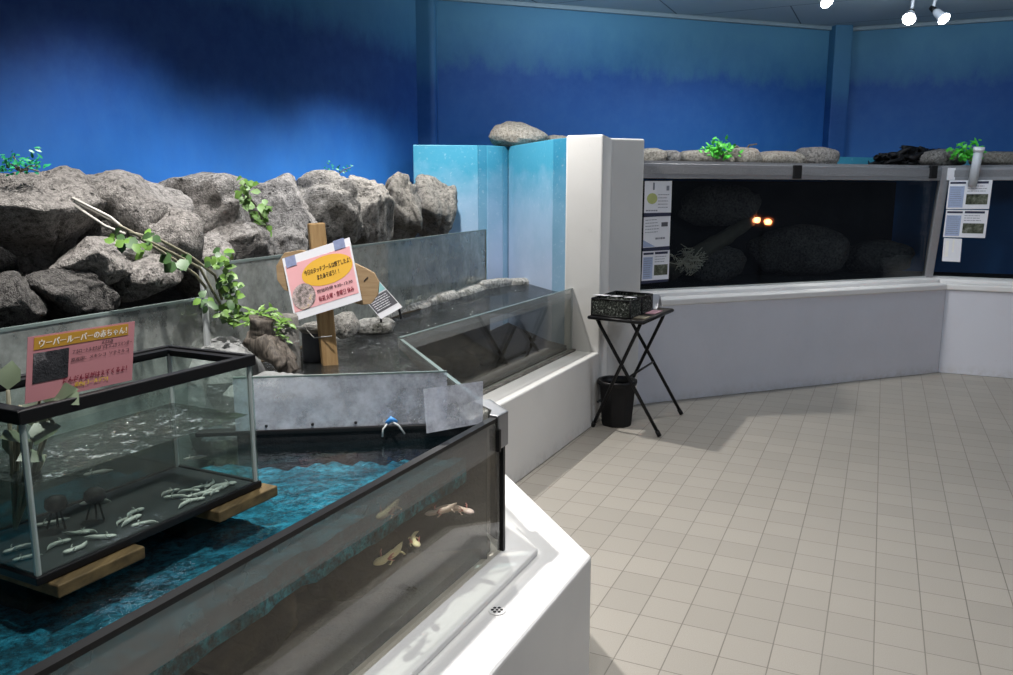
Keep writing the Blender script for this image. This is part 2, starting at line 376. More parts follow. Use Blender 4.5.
M['leaf_dark'] = plain('dark_leaf', (.05, .11, .035), .45, 0, .5, 12)
M['leaf_grey'] = plain('pale_leaf', (.10, .13, .08), .4, 0, .55, 10)
M['leaf_neon'] = plain('plastic_leaf_green', (.09, .55, .05), .4, 0, .45, 18)
M['stem'] = plain('stem', (.20, .19, .13), .6)
M['root'] = plain('aerial_root', (.40, .38, .34), .6)
M['paper'] = plain('white_paper', (.78, .78, .82), .45, 0, .03)
M['pink'] = plain('pink_print', (.80, .42, .44), .45, 0, .05)
M['pink_shaded'] = plain('shaded_pink_print', (.50, .22, .24), .3, 0, .05)  # pink print darkened for the shade the notice stands in
M['amber'] = plain('amber_print', (.80, .46, .06), .45, 0, .05)
M['amber_shaded'] = plain('shaded_amber_print', (.48, .26, .035), .35, 0, .05)  # amber print darkened for the same shade
M['ink'] = plain('ink', (.02, .015, .02), .5)
M['ink_red'] = plain('dark_red_ink', (.22, .01, .03), .5)
M['ink_yellow'] = plain('yellow_ink', (.75, .55, .03), .5)
M['ink_white'] = plain('white_ink', (.85, .83, .78), .5)
M['tape'] = plain('blue_grey_tape', (.26, .30, .46), .35, 0, .35, 60)
M['photo_a'] = dirtyrock_mat('photo_hand', [(.3, (.03, .025, .03)), (.45, (.25, .22, .2)), (.55, (.62, .5, .5)), (.7, (.65, .5, .1))], 26)
M['photo_b'] = dirtyrock_mat('photo_axolotl', [(.35, (.02, .022, .026)), (.55, (.05, .05, .056)), (.68, (.25, .24, .25))], 24)
M['photo_fish'] = dirtyrock_mat('photo_fish', [(.35, (.03, .035, .025)), (.55, (.13, .14, .10)), (.7, (.3, .3, .26))], 30)
M['navy'] = plain('navy_strip', (.02, .025, .06), .4)
M['print_grey'] = plain('grey_print', (.22, .23, .27), .5)
M['print_blue'] = plain('pale_blue_print', (.35, .42, .6), .5)
M['print_teal'] = plain('pale_teal_print', (.3, .6, .62), .5)
M['print_lime'] = plain('lime_print', (.42, .45, .16), .5)
M['slate_print'] = plain('slate_print', (.09, .09, .105), .5)
M['card_pink'] = plain('pink_card', (.75, .42, .48), .5)
M['axo'] = plain('pale_axolotl_skin', (.85, .76, .48), .35, 0, .12, 60)
M['axo_pink'] = plain('pink_axolotl_skin', (.82, .64, .56), .35, 0, .12, 60)
M['gill'] = plain('pink_gills', (.55, .22, .20), .5)
M['larva'] = plain('white_larva', (.62, .62, .58), .4, 0, .1, 80)
M['wire'] = plain('wire', (.4, .4, .38), .4, .6)
M['clip'] = plain('blue_clip', (.05, .25, .62), .4)
M['bulb'] = emit_mat('lamp_glow', (.95, .97, 1), 30)
M['bulb_warm'] = emit_mat('warm_lamp_glow', (1, .55, .22), 60)
M['lamp_body'] = plain('white_lamp_body', (.6, .62, .66), .4)
M['basket'] = dirtyrock_mat('black_wire_mesh', [(.44, (.012, .014, .012)), (.56, (.07, .08, .07)), (.66, (.5, .52, .48))], 80)
M['net'] = plain('grey_net', (.2, .2, .21), .7, 0, .6, 180, .5)
M['pipe'] = plain('white_pipe', (.55, .57, .6), .35)

# ------------------------------------------------------------------ room shell
ZL, ZR, ZC = .46, .735, 2.95          # low ledge, far ledge, ceiling
Zrim = .862
OFF_B1, OFF_B2 = -.698, -1.651        # base fronts
c_near = Vector((.239, 2.122, 0))
jn = c_near + DE * 1.348
Pc = Vector((.592, 5.075, 0))
T3L, C2 = Vector((.80, 5.474, 0)), Vector((3.575, 6.562, 0))
d3 = (C2 - T3L).normalized(); n3 = Vector((d3.y, -d3.x, 0)); o3 = n3.dot(C2)
n4 = Vector((D4.y, -D4.x, 0)); o4 = n4.dot(C2)
corner_back = isect(N2, -3.36, n3, -6.29)                 # left wall meets back wall
corner_right = at_z(845, 28, ZC); corner_right.z = 0
dB = (corner_right - corner_back).normalized(); nB = Vector((dB.y, -dB.x, 0)); oB = nB.dot(corner_back)
far_r = corner_right + dirv(-21) * 4.0
far_l = corner_back - D2 * 7.4

struct(MB().prism([(-5, -2.5), (6.5, -2.5), (7.2, 6), (2, 9), (-3, 9), (-5.5, 4)], -.05, 0).build('floor', M['floor']))
struct(MB().prism([(-5, -2.5), (6.5, -2.5), (7.2, 6), (2.6, 9), (-3, 9), (-5.5, 4)], ZC, ZC + .05).build('ceiling', M['ceiling']))
def thick(a, b, t=.1):   # wall slab on the left of a->b
    a = Vector(a); b = Vector(b); d = (b - a).normalized(); n = Vector((-d.y, d.x, 0)) * t
    return [a[:2], b[:2], (b + n)[:2], (a + n)[:2]]
struct(MB().prism(thick(far_l, corner_back), 0, ZC).build('wall_left', M['mural_left']))
struct(MB().prism(thick(corner_back, corner_right), 0, ZC).build('wall_back', M['mural']))
struct(MB().prism(thick(corner_right, far_r), 0, ZC).build('wall_right', M['mural']))
# painted pillars
pa = at_y(410, 60, 6.42); pb = at_y(436, 60, 6.42)
struct(MB().prism([(pa.x, 6.38), (pb.x - .03, 6.38), (pb.x, 6.41), (pb.x, 6.9), (pa.x, 6.9)], 0, ZC).build('trim_1', M['pillar_blue'], bevel=.02), 'blue painted pillar at the corner of the left and back walls')
q0 = corner_right - dB * .17; q1 = corner_right + dirv(-21) * .02
struct(MB().prism([q0[:2], (q0 - Vector((-.02, .1, 0)))[:2], (q1 - Vector((.0, .14, 0)))[:2], q1[:2], (corner_right + Vector((0, .2, 0)))[:2]], 0, ZC).build('trim_2', M['pillar_blue'], bevel=.01), 'blue painted pillar at the corner of the back and right walls')
# cove under the ceiling
def cove(name, a, b):
    n = Vector(((b - a).y, -(b - a).x, 0)).normalized()
    struct(MB().prism([a[:2], b[:2], (b + n * .035)[:2], (a + n * .035)[:2]], ZC - .035, ZC).build(name, M['cove'], bevel=.008))
cove('trim_3', corner_back, corner_right); cove('trim_4', corner_right, far_r); cove('trim_5', far_l, corner_back)

# near and middle bases
nf = c_near - D2 * 2.9
back1 = nf - N2 * 1.2
struct(MB().prism([nf[:2], c_near[:2], jn[:2], (jn - N2 * .9)[:2], (-1.12, 2.7), back1[:2]], 0, ZL).build('wall_near', M['ledge_white'], bevel=.012), 'white painted concrete base of the near tank')
m_end = Pc - N2 * .02
struct(MB().prism([jn[:2], Pc[:2], (Pc - N2 * .25)[:2], (.30, 5.35), (.05, 6.0), (-.35, 5.9), (jn - N2 * .9)[:2]], 0, ZL).build('wall_middle', M['white'], bevel=.01), 'white painted concrete base of the middle tank')
# raised slab on the near ledge
sl_off = N2.dot(at_z(538, 552, .475)); sl_c = at_z(538, 550, .475)
gc = Vector((-.018, 2.118, 0))                                    # glass corner of near tank
g_off = -.925
sl = [sl_c, sl_c + DE * .55, sl_c + DE * .55 - N2 * .3, gc - N2 * .3 - D2 * 2.6, sl_c - D2 * 2.5]
struct(MB().prism([p[:2] for p in sl], ZL, ZL + .018).build('trim_6', M['ledge_white'], bevel=.004), 'raised white slab under the near tank glass')
# far bases
bk = lambda p, o: p - n3 * (n3.dot(p) - o)
lp = T3L; struct(MB().prism([lp[:2], C2[:2], (C2 + Vector((.25, 1.2, 0)))[:2], bk(lp, o3 - 1.25)[:2]], 0, ZR).build('wall_far', M['white_shaded'], bevel=.006), 'white base wall under the far tank')
R4 = C2 + D4 * 2.6
struct(MB().prism([C2[:2], R4[:2], (R4 - n4 * 1.2)[:2], (C2 + Vector((.25, 1.2, 0)))[:2]], 0, ZR).build('wall_far_right', M['white_shaded'], bevel=.006), 'white base wall under the right hand tank')
G3 = .23                                                          # set-back of the glass
gcorner = isect(n3, o3 - G3, n4, o4 - G3)
lipc = isect(n3, o3 + .018, n4, o4 + .018)
l0 = bk(Vector((.88, 5.48, 0)), o3 + .018)
struct(MB().prism([l0[:2], lipc[:2], gcorner[:2], bk(l0, o3 - G3 - .05)[:2]], ZR - .045, ZR + .004).build('trim_7', M['ledge_white'], bevel=.012), 'white sill under the far tank')
struct(MB().prism([bk(l0, o3 - .1)[:2], isect(n3, o3 - .1, n4, o4 - .1)[:2], gcorner[:2], bk(l0, o3 - G3 - .05)[:2]], ZR, ZR + .035).build('trim_8', M['ledge_white'], bevel=.01), 'raised back step of the far sill')
r0 = R4 + n4 * .018
struct(MB().prism([lipc[:2], r0[:2], (R4 - n4 * (G3 + .05))[:2], gcorner[:2]], ZR - .045, ZR + .004).build('trim_9', M['ledge_white'], bevel=.012), 'white sill under the right hand tank')
struct(MB().prism([isect(n3, o3 - .1, n4, o4 - .1)[:2], (R4 - n4 * .1)[:2], (R4 - n4 * (G3 + .05))[:2], gcorner[:2]], ZR, ZR + .035).build('trim_10', M['ledge_white'], bevel=.01), 'raised back step of the right sill')
# white square pillar
pr = on_plane(645, 140, n3, o3 + .02); pr.z = 0
pm = on_plane(612, 140, n3, o3 + .02); pm.z = 0
pl = at_z(566, 136.5, 1.81); pl.z = 0; pl = Pc + (pl - Pc).normalized() * (pl - Pc).length
pl = Pc - N2 * .245
struct(MB().prism([Pc[:2], pm[:2], pr[:2], (pr - n3 * .3)[:2], (pl + D2 * .5)[:2], pl[:2]], 0, 1.815).build('wall_pillar', M['white'], bevel=.012), 'tall white pillar between the middle and far tanks')
# pale blue boards behind the falls
tw = [at_z(u, v, z_) for u, v, z_ in ((413, 147.5, 1.785), (478, 148, 1.785), (487, 144.6, 1.81), (503, 145.5, 1.81), (508, 146.4, 1.81))]
tw = [Vector((p.x, p.y, 0)) for p in tw]
tA = Vector((.30, 5.36, 0)); tB = pl + D2 * .05
tw[4] = tA + DE * .86
pts = tw + [tA, tB]
for i in range(len(pts) - 1):
    a, b = pts[i], pts[i + 1]
    struct(MB().prism(thick(a, b, .09), .4, 1.805).build('wall_falls' if i == 0 else 'wall_falls.%03d' % i, M['board_shaded'] if i in (1, 3, 5) else M['board'], bevel=.006), 'pale blue painted board behind the falls')
struct(MB().prism([(tw[0] + Vector((.03, .06, 0)))[:2], (tw[1] + Vector((0, .06, 0)))[:2], (tw[4] + Vector((.03, .06, 0)))[:2], (tA + Vector((.06, .05, 0)))[:2], (tB + Vector((.1, .2, 0)))[:2], (.5, 6.6), (-.5, 6.9)], 1.66, 1.78).build('trim_11', M['board'], bevel=.004), 'pale blue deck on top of the falls')

# ------------------------------------------------------------------ rocks
def rock(name, c, sz, mat, seed, rz=0, boxy=.7, rough=.22, sub=5, label=None, cat='rock', group=None, taper=1.0, peak=0, chop=0):
    bm = bmesh.new(); bmesh.ops.create_icosphere(bm, subdivisions=sub, radius=1)
    off = Vector((seed * 7.31, seed * 3.17, seed * 5.9)); R = Matrix.Rotation(rz, 3, 'Z')
    rr = random.Random(seed * 13 + 1); planes = []
    for _ in range(chop):
        n_ = Vector((rr.gauss(0, 1), rr.gauss(0, 1) - .3, rr.gauss(0, .8))).normalized(); planes.append((n_, rr.uniform(.66, .86)))
    for v in bm.verts:
        p = v.co.copy()
        q = Vector([math.copysign(abs(a) ** boxy, a) for a in p]); q = q.normalized() * (q.length ** .75 if boxy < 1 else 1)
        s1 = noise.noise(p * 1.1 + off); s2 = noise.noise(p * 2.6 + off * 1.3); s3 = noise.noise(p * 6 + off); s4 = noise.noise(p * 15 + off)
        cell = noise.voronoi(p * 1.7 + off)[0]; ridge = min(.35, cell[1] - cell[0])
        for n_, d_ in planes:
            e_ = q.dot(n_) - d_
            if e_ > 0: q = q - n_ * e_ * .88
        k = 1 + rough * (1.0 * s1 + .45 * s2 + .16 * s3 + .07 * s4) + rough * .75 * (min(ridge, .22) - .18)
        q = q * k
        hz_ = min(1, max(0, (p.z + .9) / 1.1)); tp_ = taper + (1 - taper) * hz_ * hz_ * (3 - 2 * hz_)
        q.x *= tp_; q.y *= tp_ * tp_
        if peak and q.z > 0: q.x = q.x * (1 - .35 * q.z) - peak * q.z; q.z *= 1.12
        v.co = q
    lo = [min(v.co[a] for v in bm.verts) for a in range(3)]; hi = [max(v.co[a] for v in bm.verts) for a in range(3)]
    for v in bm.verts:
        q = Vector([((v.co[a] - lo[a]) / (hi[a] - lo[a]) - .5) * sz[a] for a in range(3)])
        v.co = R @ q + Vector((0, 0, sz[2] / 2))
    me = bpy.data.meshes.new(name); bm.to_mesh(me); bm.free()
    me.polygons.foreach_set('use_smooth', [True] * len(me.polygons)); me.materials.append(mat)
    o = bpy.data.objects.new(name, me); C.objects.link(o); o.location = (c[0], c[1], c[2]); WLOC[o.name] = Vector(c)
    if label: tag(o, label, cat, group)
    return o

pane2a, pane2b = Vector((-1.04, 2.75, 0)), Vector((-.15, 5.64, 0))
dp = (pane2b - pane2a).normalized(); npn = Vector((dp.y, -dp.x, 0)); opn = npn.dot(pane2a)
# concrete shelf the boulders stand on (behind the grimy panes)
SH = 1.03
pane1a = Vector((-1.36, 1.98, 0)); pane1b = pane2a
sh = [pane1a - (pane1b - pane1a).normalized() * 2.2 - npn * .12, pane1b - npn * .12, pane2b - npn * .12 + dp * .28, pane2b - npn * 1.1 + dp * .5, pane2a - npn * 1.15, pane1a - npn * 1.6 - dp * 2.2]
struct(MB().prism([p[:2] for p in sh], 0, SH).build('wall_rock_shelf', M['rock_dark']), 'dark concrete shelf under the boulders')

bk0 = [sh[0] - npn * .6, sh[1] - npn * .56, sh[2] - npn * .56 - dp * .25, sh[2] - npn * .68 - dp * .25, sh[1] - npn * .68, sh[0] - npn * .75]
struct(MB().prism([p[:2] for p in bk0], SH - .02, 1.40).build('wall_rock_back', M['rock_dark']), 'dark rough wall behind the boulders')

def rock_px(u0, u1, vt, vb, off, mat, seed, label, depth=.5, **kw):
    """a boulder standing on the shelf line: its outline is read off at the distance of the shelf"""
    um = (u0 + u1) / 2; c = on_plane(um, (vt + vb) / 2, npn, off)
    a = at_y(u0, vb, c.y); b = at_y(u1, vt, c.y)
    wdt = (b.x - a.x); hgt = b.z - a.z
    return rock('boulder', (c.x, c.y, a.z), (wdt, depth, hgt), mat, seed, label=label, group='boulders along the left wall', **kw)
RO = opn - .38
rows = [(-12, 92, 164, 285, 'rock', 3, 'big overhanging grey boulder at the far left with dark hollow underside', .55),
        (74, 180, 169, 268, 'rock', 11, 'pitted grey boulder second from the left of the row', .5),
        (160, 252, 172, 268, 'rock', 5, 'split grey boulder third from the left, just left of hanging ivy', .5),
        (234, 318, 172, 268, 'rock', 8, 'grey boulder with dark cleft behind top of wooden post', .5),
        (292, 364, 170, 262, 'rock_warm', 14, 'speckled grey boulder with small pits under the tiny teal sprig', .5),
        (342, 392, 175, 255, 'rock_warm', 21, 'narrow warm grey boulder third from the right end of row', .5),
        (372, 424, 172, 250, 'rock_warm', 17, 'leaning grey boulder second from the right end of row', .5),
        (412, 457, 174, 246, 'rock_warm', 9, 'upright grey boulder at right end beside pale blue boards', .45)]
for (u0, u1, vt, vb, m, sd, lb, dpt) in rows: rock_px(u0, u1, vt, vb, RO, M[m], sd, lb, dpt, boxy=.68, rough=.25, taper=.62 if sd == 3 else .88, chop=11)
lows = [(-20, 34, 272, 330, 'rock_dark', 31, 'dark stone at the far left edge below the overhanging boulder'),
        (26, 108, 268, 322, 'rock_dark', 32, 'rounded grey stone low under the overhanging boulder'),
        (98, 176, 252, 300, 'rock', 33, 'low grey stone above dark cave behind left pane'),
        (164, 236, 236, 300, 'rock', 34, 'low grey stone behind the ivy stems'),
        (66, 128, 236, 285, 'rock', 36, 'pale grey stone wedged between the first two boulders'),
        (196, 268, 218, 286, 'rock', 52, 'grey stone low between third and fourth boulder, under hanging green leaves'),
        (252, 304, 226, 276, 'rock', 39, 'grey stone low under the fourth boulder, left of post top'),
        (128, 206, 206, 276, 'rock', 45, 'grey stone filling the gap under the second and third boulders'),
        (116, 150, 240, 262, 'rock_pale', 37, 'small pale stone under the ivy leaves')]
for (u0, u1, vt, vb, m, sd, lb) in lows: rock_px(u0, u1, vt, vb, opn - .2, M[m], sd, lb, .28, boxy=.8, rough=.2, chop=9)

# stone on top of the falls
c = at_y(519, 147, 6.25); a = at_y(488, 146, 6.25); b = at_y(549, 121, 6.25)
rock('boulder', (c.x, 6.25, 1.77), (b.x - a.x, .4, b.z - 1.77), M['rock_tan'], 4, boxy=1.0, rough=.14, peak=.3, label='tan rounded stone on top of the pale blue boards', cat='rock')
rock('boulder', (at_y(556, 140, 6.35).x, 6.35, 1.77), (.22, .3, .13), M['rock_tan'], 6, boxy=.9, label='small brown stone peeping behind tan stone, beside pillar', cat='rock')

# ------------------------------------------------------------------ panes in front of the boulders
t = thing('glass_pane', 'grimy grey glass pane in front of boulders, behind wooden sign post', 'glass pane', ((pane2a.x + pane2b.x) / 2, (pane2a.y + pane2b.y) / 2, .8))
MB().wall(pane2a, pane2b, .80, 1.21, .012).build('pane', M['glass_back'], t)
MB().wall(pane2a + npn * .0, pane2b, 1.208, 1.217, .016).build('polished_edge', M['edge'], t)
MB().tube([pane2b + Vector((0, 0, .8)), pane2b + Vector((0, 0, 1.215))], .010).build('silicone_joint', M['stem'], t)
t = thing('glass_pane', 'low grimy glass pane at left, behind the small black-rimmed tank', 'glass pane', ((pane1a.x + pane1b.x) / 2, (pane1a.y + pane1b.y) / 2, .8))
p1x = pane1a - (pane1b - pane1a).normalized() * .7
MB().wall(p1x, pane1b, .5, 1.10, .012).build('pane', M['glass_back'], t)
MB().wall(p1x, pane1b, 1.099, 1.107, .016).build('polished_edge', M['edge'], t)
MB().tube([pane1b + Vector((.012, -.012, .7)), pane1b + Vector((.012, -.012, 1.21))], .012).build('silicone_joint', M['silicone'], t)

# ------------------------------------------------------------------ near tank
t = thing('aquarium', 'large near aquarium with dark glass front and blue gravel, at bottom left', 'aquarium', (gc.x, gc.y, ZL + .018))
ge = gc - D2 * 2.45
zg = ZL + .018
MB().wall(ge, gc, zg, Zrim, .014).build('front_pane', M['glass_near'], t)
e_end = gc + DE * 1.245
MB().wall(gc, e_end, zg, Zrim, .014).build('end_pane', M['glass_mid'], t)
rm = MB(); rm.wall(ge + N2 * .001, gc + N2 * .001, Zrim - .004, Zrim + .006, .02); rm.build('front_top_edge', M['black'], t)
rm = MB(); rm.wall(gc + DE * .14, e_end, Zrim - .001, Zrim + .002, .0145); rm.build('end_top_edge', M['edge'], t)
MB().box(gc + Vector((0, 0, (zg + Zrim) / 2)) + N2 * .004, (.012, .018, Zrim - zg), D2).build('corner_seal', M['black'], t)
# folded steel corner clamp
k = MB(); z0, z1 = Zrim - .082, Zrim + .012
a0 = gc + N2 * .016 + DE * -.012; fx = gc - D2 * .045
k.wall(gc - D2 * .038 + N2 * .014, gc + N2 * .014 + D2 * .018, z0, z1, .006)
k.wall(gc + N2 * .014 + D2 * .016, gc + DE * .14 + NE * .014, z0, z1, .006)
k.prism([p[:2] for p in (gc - D2 * .038 + N2 * .017, gc + N2 * .017 + D2 * .018, gc + DE * .14 + NE * .02, gc + DE * .14 - NE * .035, gc - N2 * .03 + D2 * .01, gc - D2 * .038 - N2 * .012)], z1 - .006, z1)
k.build('corner_clamp', M['steel'], t, bevel=.002)
MB().box(gc - D2 * .042 + N2 * .016 + Vector((0, 0, Zrim - .055)), (.01, .012, .06), D2).build('clamp_gasket', M['black'], t)
# inside: mud bottom, dark back, raised blue bed
bb = [ge + N2 * -.02, gc - N2 * .02 - D2 * .02, gc + DE * .13 - N2 * .03, at_z(255, 428, .8), pane1b - Vector((0, .05, 0)), p1x]
bb = [Vector((p.x, p.y, 0)) for p in bb]
MB().prism([p[:2] for p in bb], zg, zg + .03).build('bottom', M['inner_brown'], t)
MB().wall(gc - N2 * .008 - NE * .002, gc + DE * .15 - NE * .03, zg + .03, .80, .008).build('end_backing', M['inner_brown'], t)
# cross board under the splash panes
XL, XR = at_z(236, 431, Zrim), at_z(486, 421, Zrim)
MB().wall(XL + Vector((0, .012, 0)), XR, zg, Zrim - .008, .02).build('divider_board', M['inner_dark'], t)
MB().wall(XL - Vector((.1, 0, 0)), XR, Zrim - .012, Zrim, .035).build('divider_bar', M['black_matt'], t, bevel=.003)
wpoly = [ge - N2 * .008, gc - N2 * .008, XR - Vector((0, .02, 0)), XL - Vector((0, .02, 0)), pane1b - Vector((-.01, .1, 0)), p1x + Vector((.02, 0, 0))]
wv = MB(); wv.add([(p.x, p.y, .828) for p in wpoly], [tuple(range(len(wpoly)))])
tag(wv.build('water', M['water_near']), 'still dark water in the near tank over blue gravel', 'water', kind='stuff')
# blue gravel bed (countless grains)
random.seed(4)
gm = MB(); nu, nv = 90, 50; o_f, o_b = -.975, -1.75
vs = []
for i in range(nu + 1):
    for j in range(nv + 1):
        s_ = -2.4 + (2.4 + .62) * i / nu; of = o_f + (o_b - o_f) * j / nv
        base = D2 * (D2.dot(gc) + s_) + N2 * of
        p = Vector((base.x, base.y, 0))
        edge = .035 * noise.noise(Vector((s_ * 6, 1.7, 0)))
        z = .772 + .012 * noise.noise(p * 7) + .006 * noise.noise(p * 25)
        if j == 0: p = p - N2 * max(0, edge)
        vs.append((p.x, p.y, z))
fs = [(i * (nv + 1) + j, (i + 1) * (nv + 1) + j, (i + 1) * (nv + 1) + j + 1, i * (nv + 1) + j + 1) for i in range(nu) for j in range(nv)]
def ok(f):
    for i in f:
        p = Vector(vs[i])
        if NE.dot(p) > NE.dot(gc) - .07 - .03 * noise.noise(p * 9): return False
        d = (XR - XL); nn = Vector((-d.y, d.x, 0)).normalized()
        if nn.dot(p) > nn.dot(XL) - .01 - .03 * noise.noise(p * 8): return False
        if p.x < -1.25: return False
    return True
fs = [f for f in fs if ok(f)]
gm.add(vs, fs)
# front skirt so that the bed has thickness against the glass
sk = [vs[i * (nv + 1)] for i in range(nu + 1)]
sk = [q for q in sk if NE.dot(Vector(q)) < NE.dot(gc) - .05]
gm.add([(q[0], q[1], q[2]) for q in sk] + [(q[0], q[1], q[2] - .07) for q in sk], [(i, i + 1, len(sk) + i + 1, len(sk) + i) for i in range(len(sk) - 1)])
go = gm.build('gravel', M['gravel'], smooth=True); tag(go, 'bed of blue gravel under water in the near tank', 'gravel', kind='stuff')
# brown stones holding up the bed
sd = 40
for s_ in (-.1, -.42, -.75, -1.05, -1.4, -1.8):
    sd += 1; base = D2 * (D2.dot(gc) + s_) + N2 * (-1.1 - .05 * (sd % 3))
    rock('stone', (base.x, base.y, zg + .03), (.26, .16, .14), M['inner_brown'], sd, rz=1.1, boxy=.8, rough=.25, sub=4, label='brown muddy stone under the gravel bed behind the near glass', group='muddy stones in the near tank')
for s_ in (.2, -.3, -.9, -1.5):
    base = D2 * (D2.dot(gc) + s_) + N2 * (-1.42)
    MB().box(base + Vector((0, 0, (zg + .03 + .75) / 2)), (.10, .18, .75 - zg - .03), D2).build('bed_support', M['inner_brown'], t)

# axolotls
def axolotl(name, p, head, L, mat, bend=.3, legs=True, flat=False):
    """body lofted along a bent spine, finned tail, four legs, feathery gills"""
    root = thing(name, '', 'axolotl', p) if legs else None
    b = MB(); n = 16; pts = []; ang = head; q = Vector(p)
    step = L / n; spine = []
    for i in range(n + 1):
        spine.append((q.copy(), ang)); ang += bend / n * (2 if i > 6 else .4); q = q - Vector((math.cos(ang), math.sin(ang), 0)) * step
    k = 10; prof = [.25, .72, .9, .92, .75, .72, .8, .84, .84, .78, .66, .5, .4, .34, .26, .18, .05]
    vs = []
    for i, (c, a) in enumerate(spine):
        r = prof[i] * L * .085; sx = Vector((-math.sin(a), math.cos(a), 0)); tail = max(0, (i - 9) / 7)
        wx = r * (1.25 if i < 5 else 1.0) * (1 - .55 * tail); wz = r * (.72 if i < 5 else .95) * (1 + 1.2 * math.sin(PI * min(1, tail)) )
        for j in range(k):
            th = 2 * PI * j / k; vs.append(c + sx * math.cos(th) * wx + Vector((0, 0, math.sin(th) * wz + L * .075)))
    fs = [(i * k + j, i * k + (j + 1) % k, (i + 1) * k + (j + 1) % k, (i + 1) * k + j) for i in range(n) for j in range(k)] + [tuple(range(k))[::-1], tuple(range(n * k, n * k + k))]
    b.add(vs, fs)
    g = MB()
    for si in (5, 10):
        c, a = spine[si]; sx = Vector((-math.sin(a), math.cos(a), 0)); fw = Vector((math.cos(a), math.sin(a), 0))
        for s in (-1, 1):
            if legs:
                h = c + sx * s * L * .05 + Vector((0, 0, L * .06)); kn = h + sx * s * L * .07 + Vector((0, 0, -L * .01)); ft = kn + fw * L * .05 * (1 if si == 5 else -1) + Vector((0, 0, -L * .045))
                b.tube([h, kn, ft], [L * .02, L * .015, L * .012], 6)
                for d_ in (-.6, 0, .6): b.tube([ft, ft + (fw * .9 + sx * s * d_) * L * .03], [L * .007, L * .004], 5)
    c, a = spine[4]; sx = Vector((-math.sin(a), math.cos(a), 0)); fw = Vector((math.cos(a), math.sin(a), 0))
    for s in (-1, 1):
        for d_ in (-.5, 0, .45):
            g.tube([c + sx * s * L * .07 + Vector((0, 0, L * .09)), c + sx * s * L * .12 - fw * L * .04 + Vector((0, 0, L * (.12 + d_ * .09))), c + sx * s * L * .14 - fw * L * .09 + Vector((0, 0, L * (.12 + d_ * .15)))], [L * .012, L * .014, L * .005], 5)
    if legs:
        b.build('body', mat, root, True); g.build('gills', M['gill'], root, True)
        return root
    b.v += []; b.add(g.v, g.f)
    return b.build(name, mat, None, True)
def axo_at(u, v, z, **kw):
    d = at_z(u, v, z); return d
for (u, v, z, hd, L, m, bd, lb) in ((393, 555, .60, 4.1, .13, 'axo', .5, 'pale yellow axolotl facing left, lowest behind the near glass'),
                                   (412, 540, .60, 5.2, .09, 'axo', -.8, 'small curved yellow axolotl just right of the lowest one'),
                                   (391, 510, .715, 4.3, .12, 'axo', .3, 'pale yellow axolotl high behind the glass, above the blue gravel edge'),
                                   (444, 511, .66, 3.6, .11, 'axo_pink', .7, 'pinkish axolotl at left of the pair near the clamp corner'),
                                   (459, 508, .66, 5.6, .11, 'axo_pink', .9, 'pinkish axolotl at right of the pair near the clamp corner'),
                                   (371, 458, .77, .4, .07, 'larva', .2, 'small white axolotl alone under the splash panes')):
    q = on_plane(u, v, N2, -.953) if z < .77 else at_z(u, v, z)
    hv = Vector((math.cos(hd), math.sin(hd), 0))
    o = axolotl('axolotl', q + hv * L * .45 - Vector((0, 0, L * .07)), hd, L, M[m], bd)
    o['label'] = lb
# drain on the ledge
dc = at_z(497, 611, ZL + .001)
t = thing('drain', 'small round drain with black holes in the white ledge', 'drain', dc)
MB().lathe(dc, [(.021, 0), (.021, .002), (.019, .003)], 24).build('drain_plate', M['ledge_white'], t)
k = MB()
for i in range(6): k.lathe(dc + Vector((math.cos(i * PI / 3) * .011, math.sin(i * PI / 3) * .011, .003)), [(.0042, 0), (.0042, .0006)], 12)
k.lathe(dc + Vector((0, 0, .003)), [(.0035, 0), (.0035, .0006)], 12)
k.build('drain_holes', M['black_matt'], t)

# ------------------------------------------------------------------ splash panes on the divider
t = thing('splash_pane', 'long droplet-splashed clear pane standing across the back of near tank', 'splash guard', (XL.x, XL.y, Zrim))
zt = at_y(330, 374, (XL.y + XR.y) / 2).z
pr_ = XL.lerp(XR, .84)
MB().wall(XL, pr_, Zrim, zt, .006).build('pane', M['glass_frost'], t)
MB().wall(XL, pr_, zt - .002, zt + .002, .007).build('polished_edge', M['edge'], t)
for f in (.12, .3, .47, .62, .8): MB().lathe(XL.lerp(XR, f) + Vector((0, -.006, .008)), [(.003, 0), (.004, .003), (.003, .006)], 10).build('fixing_screw', M['black_matt'], t)
s0, s1 = at_z(428, 431, Zrim), at_z(483, 421, Zrim)
s0 -= Vector((0, .02, 0)); s1 -= Vector((0, .02, 0))
sp = MB(); sp.slab([s0, s1, at_y(483, 381, s1.y + .02), at_y(424, 389, s0.y + .02)], .004)
tag(sp.build('splash_pane', M['glass_frost']), 'short splashed clear pane overlapping the long one, by the steel clamp', 'splash guard')
# blue clip
cp = at_z(392, 427, Zrim); t = thing('hose_clip', 'small blue clip with tubing on the divider bar', 'clip', cp)
k = MB(); k.tube([cp + Vector((-.012, -.006, .012)), cp + Vector((0, -.01, .024)), cp + Vector((.014, -.006, .016))], [.006, .008, .004], 8); k.build('clip_body', M['clip'], t, True)
k = MB(); k.tube([cp + Vector((0, -.01, .018)), cp + Vector((.02, -.02, .01)), cp + Vector((.035, -.02, -.012))], .0024, 6); k.tube([cp + Vector((-.01, -.01, .012)), cp + Vector((-.02, -.02, 0)), cp + Vector((-.022, -.02, -.02))], .0024, 6); k.build('tubing', M['silicone'], t, True)

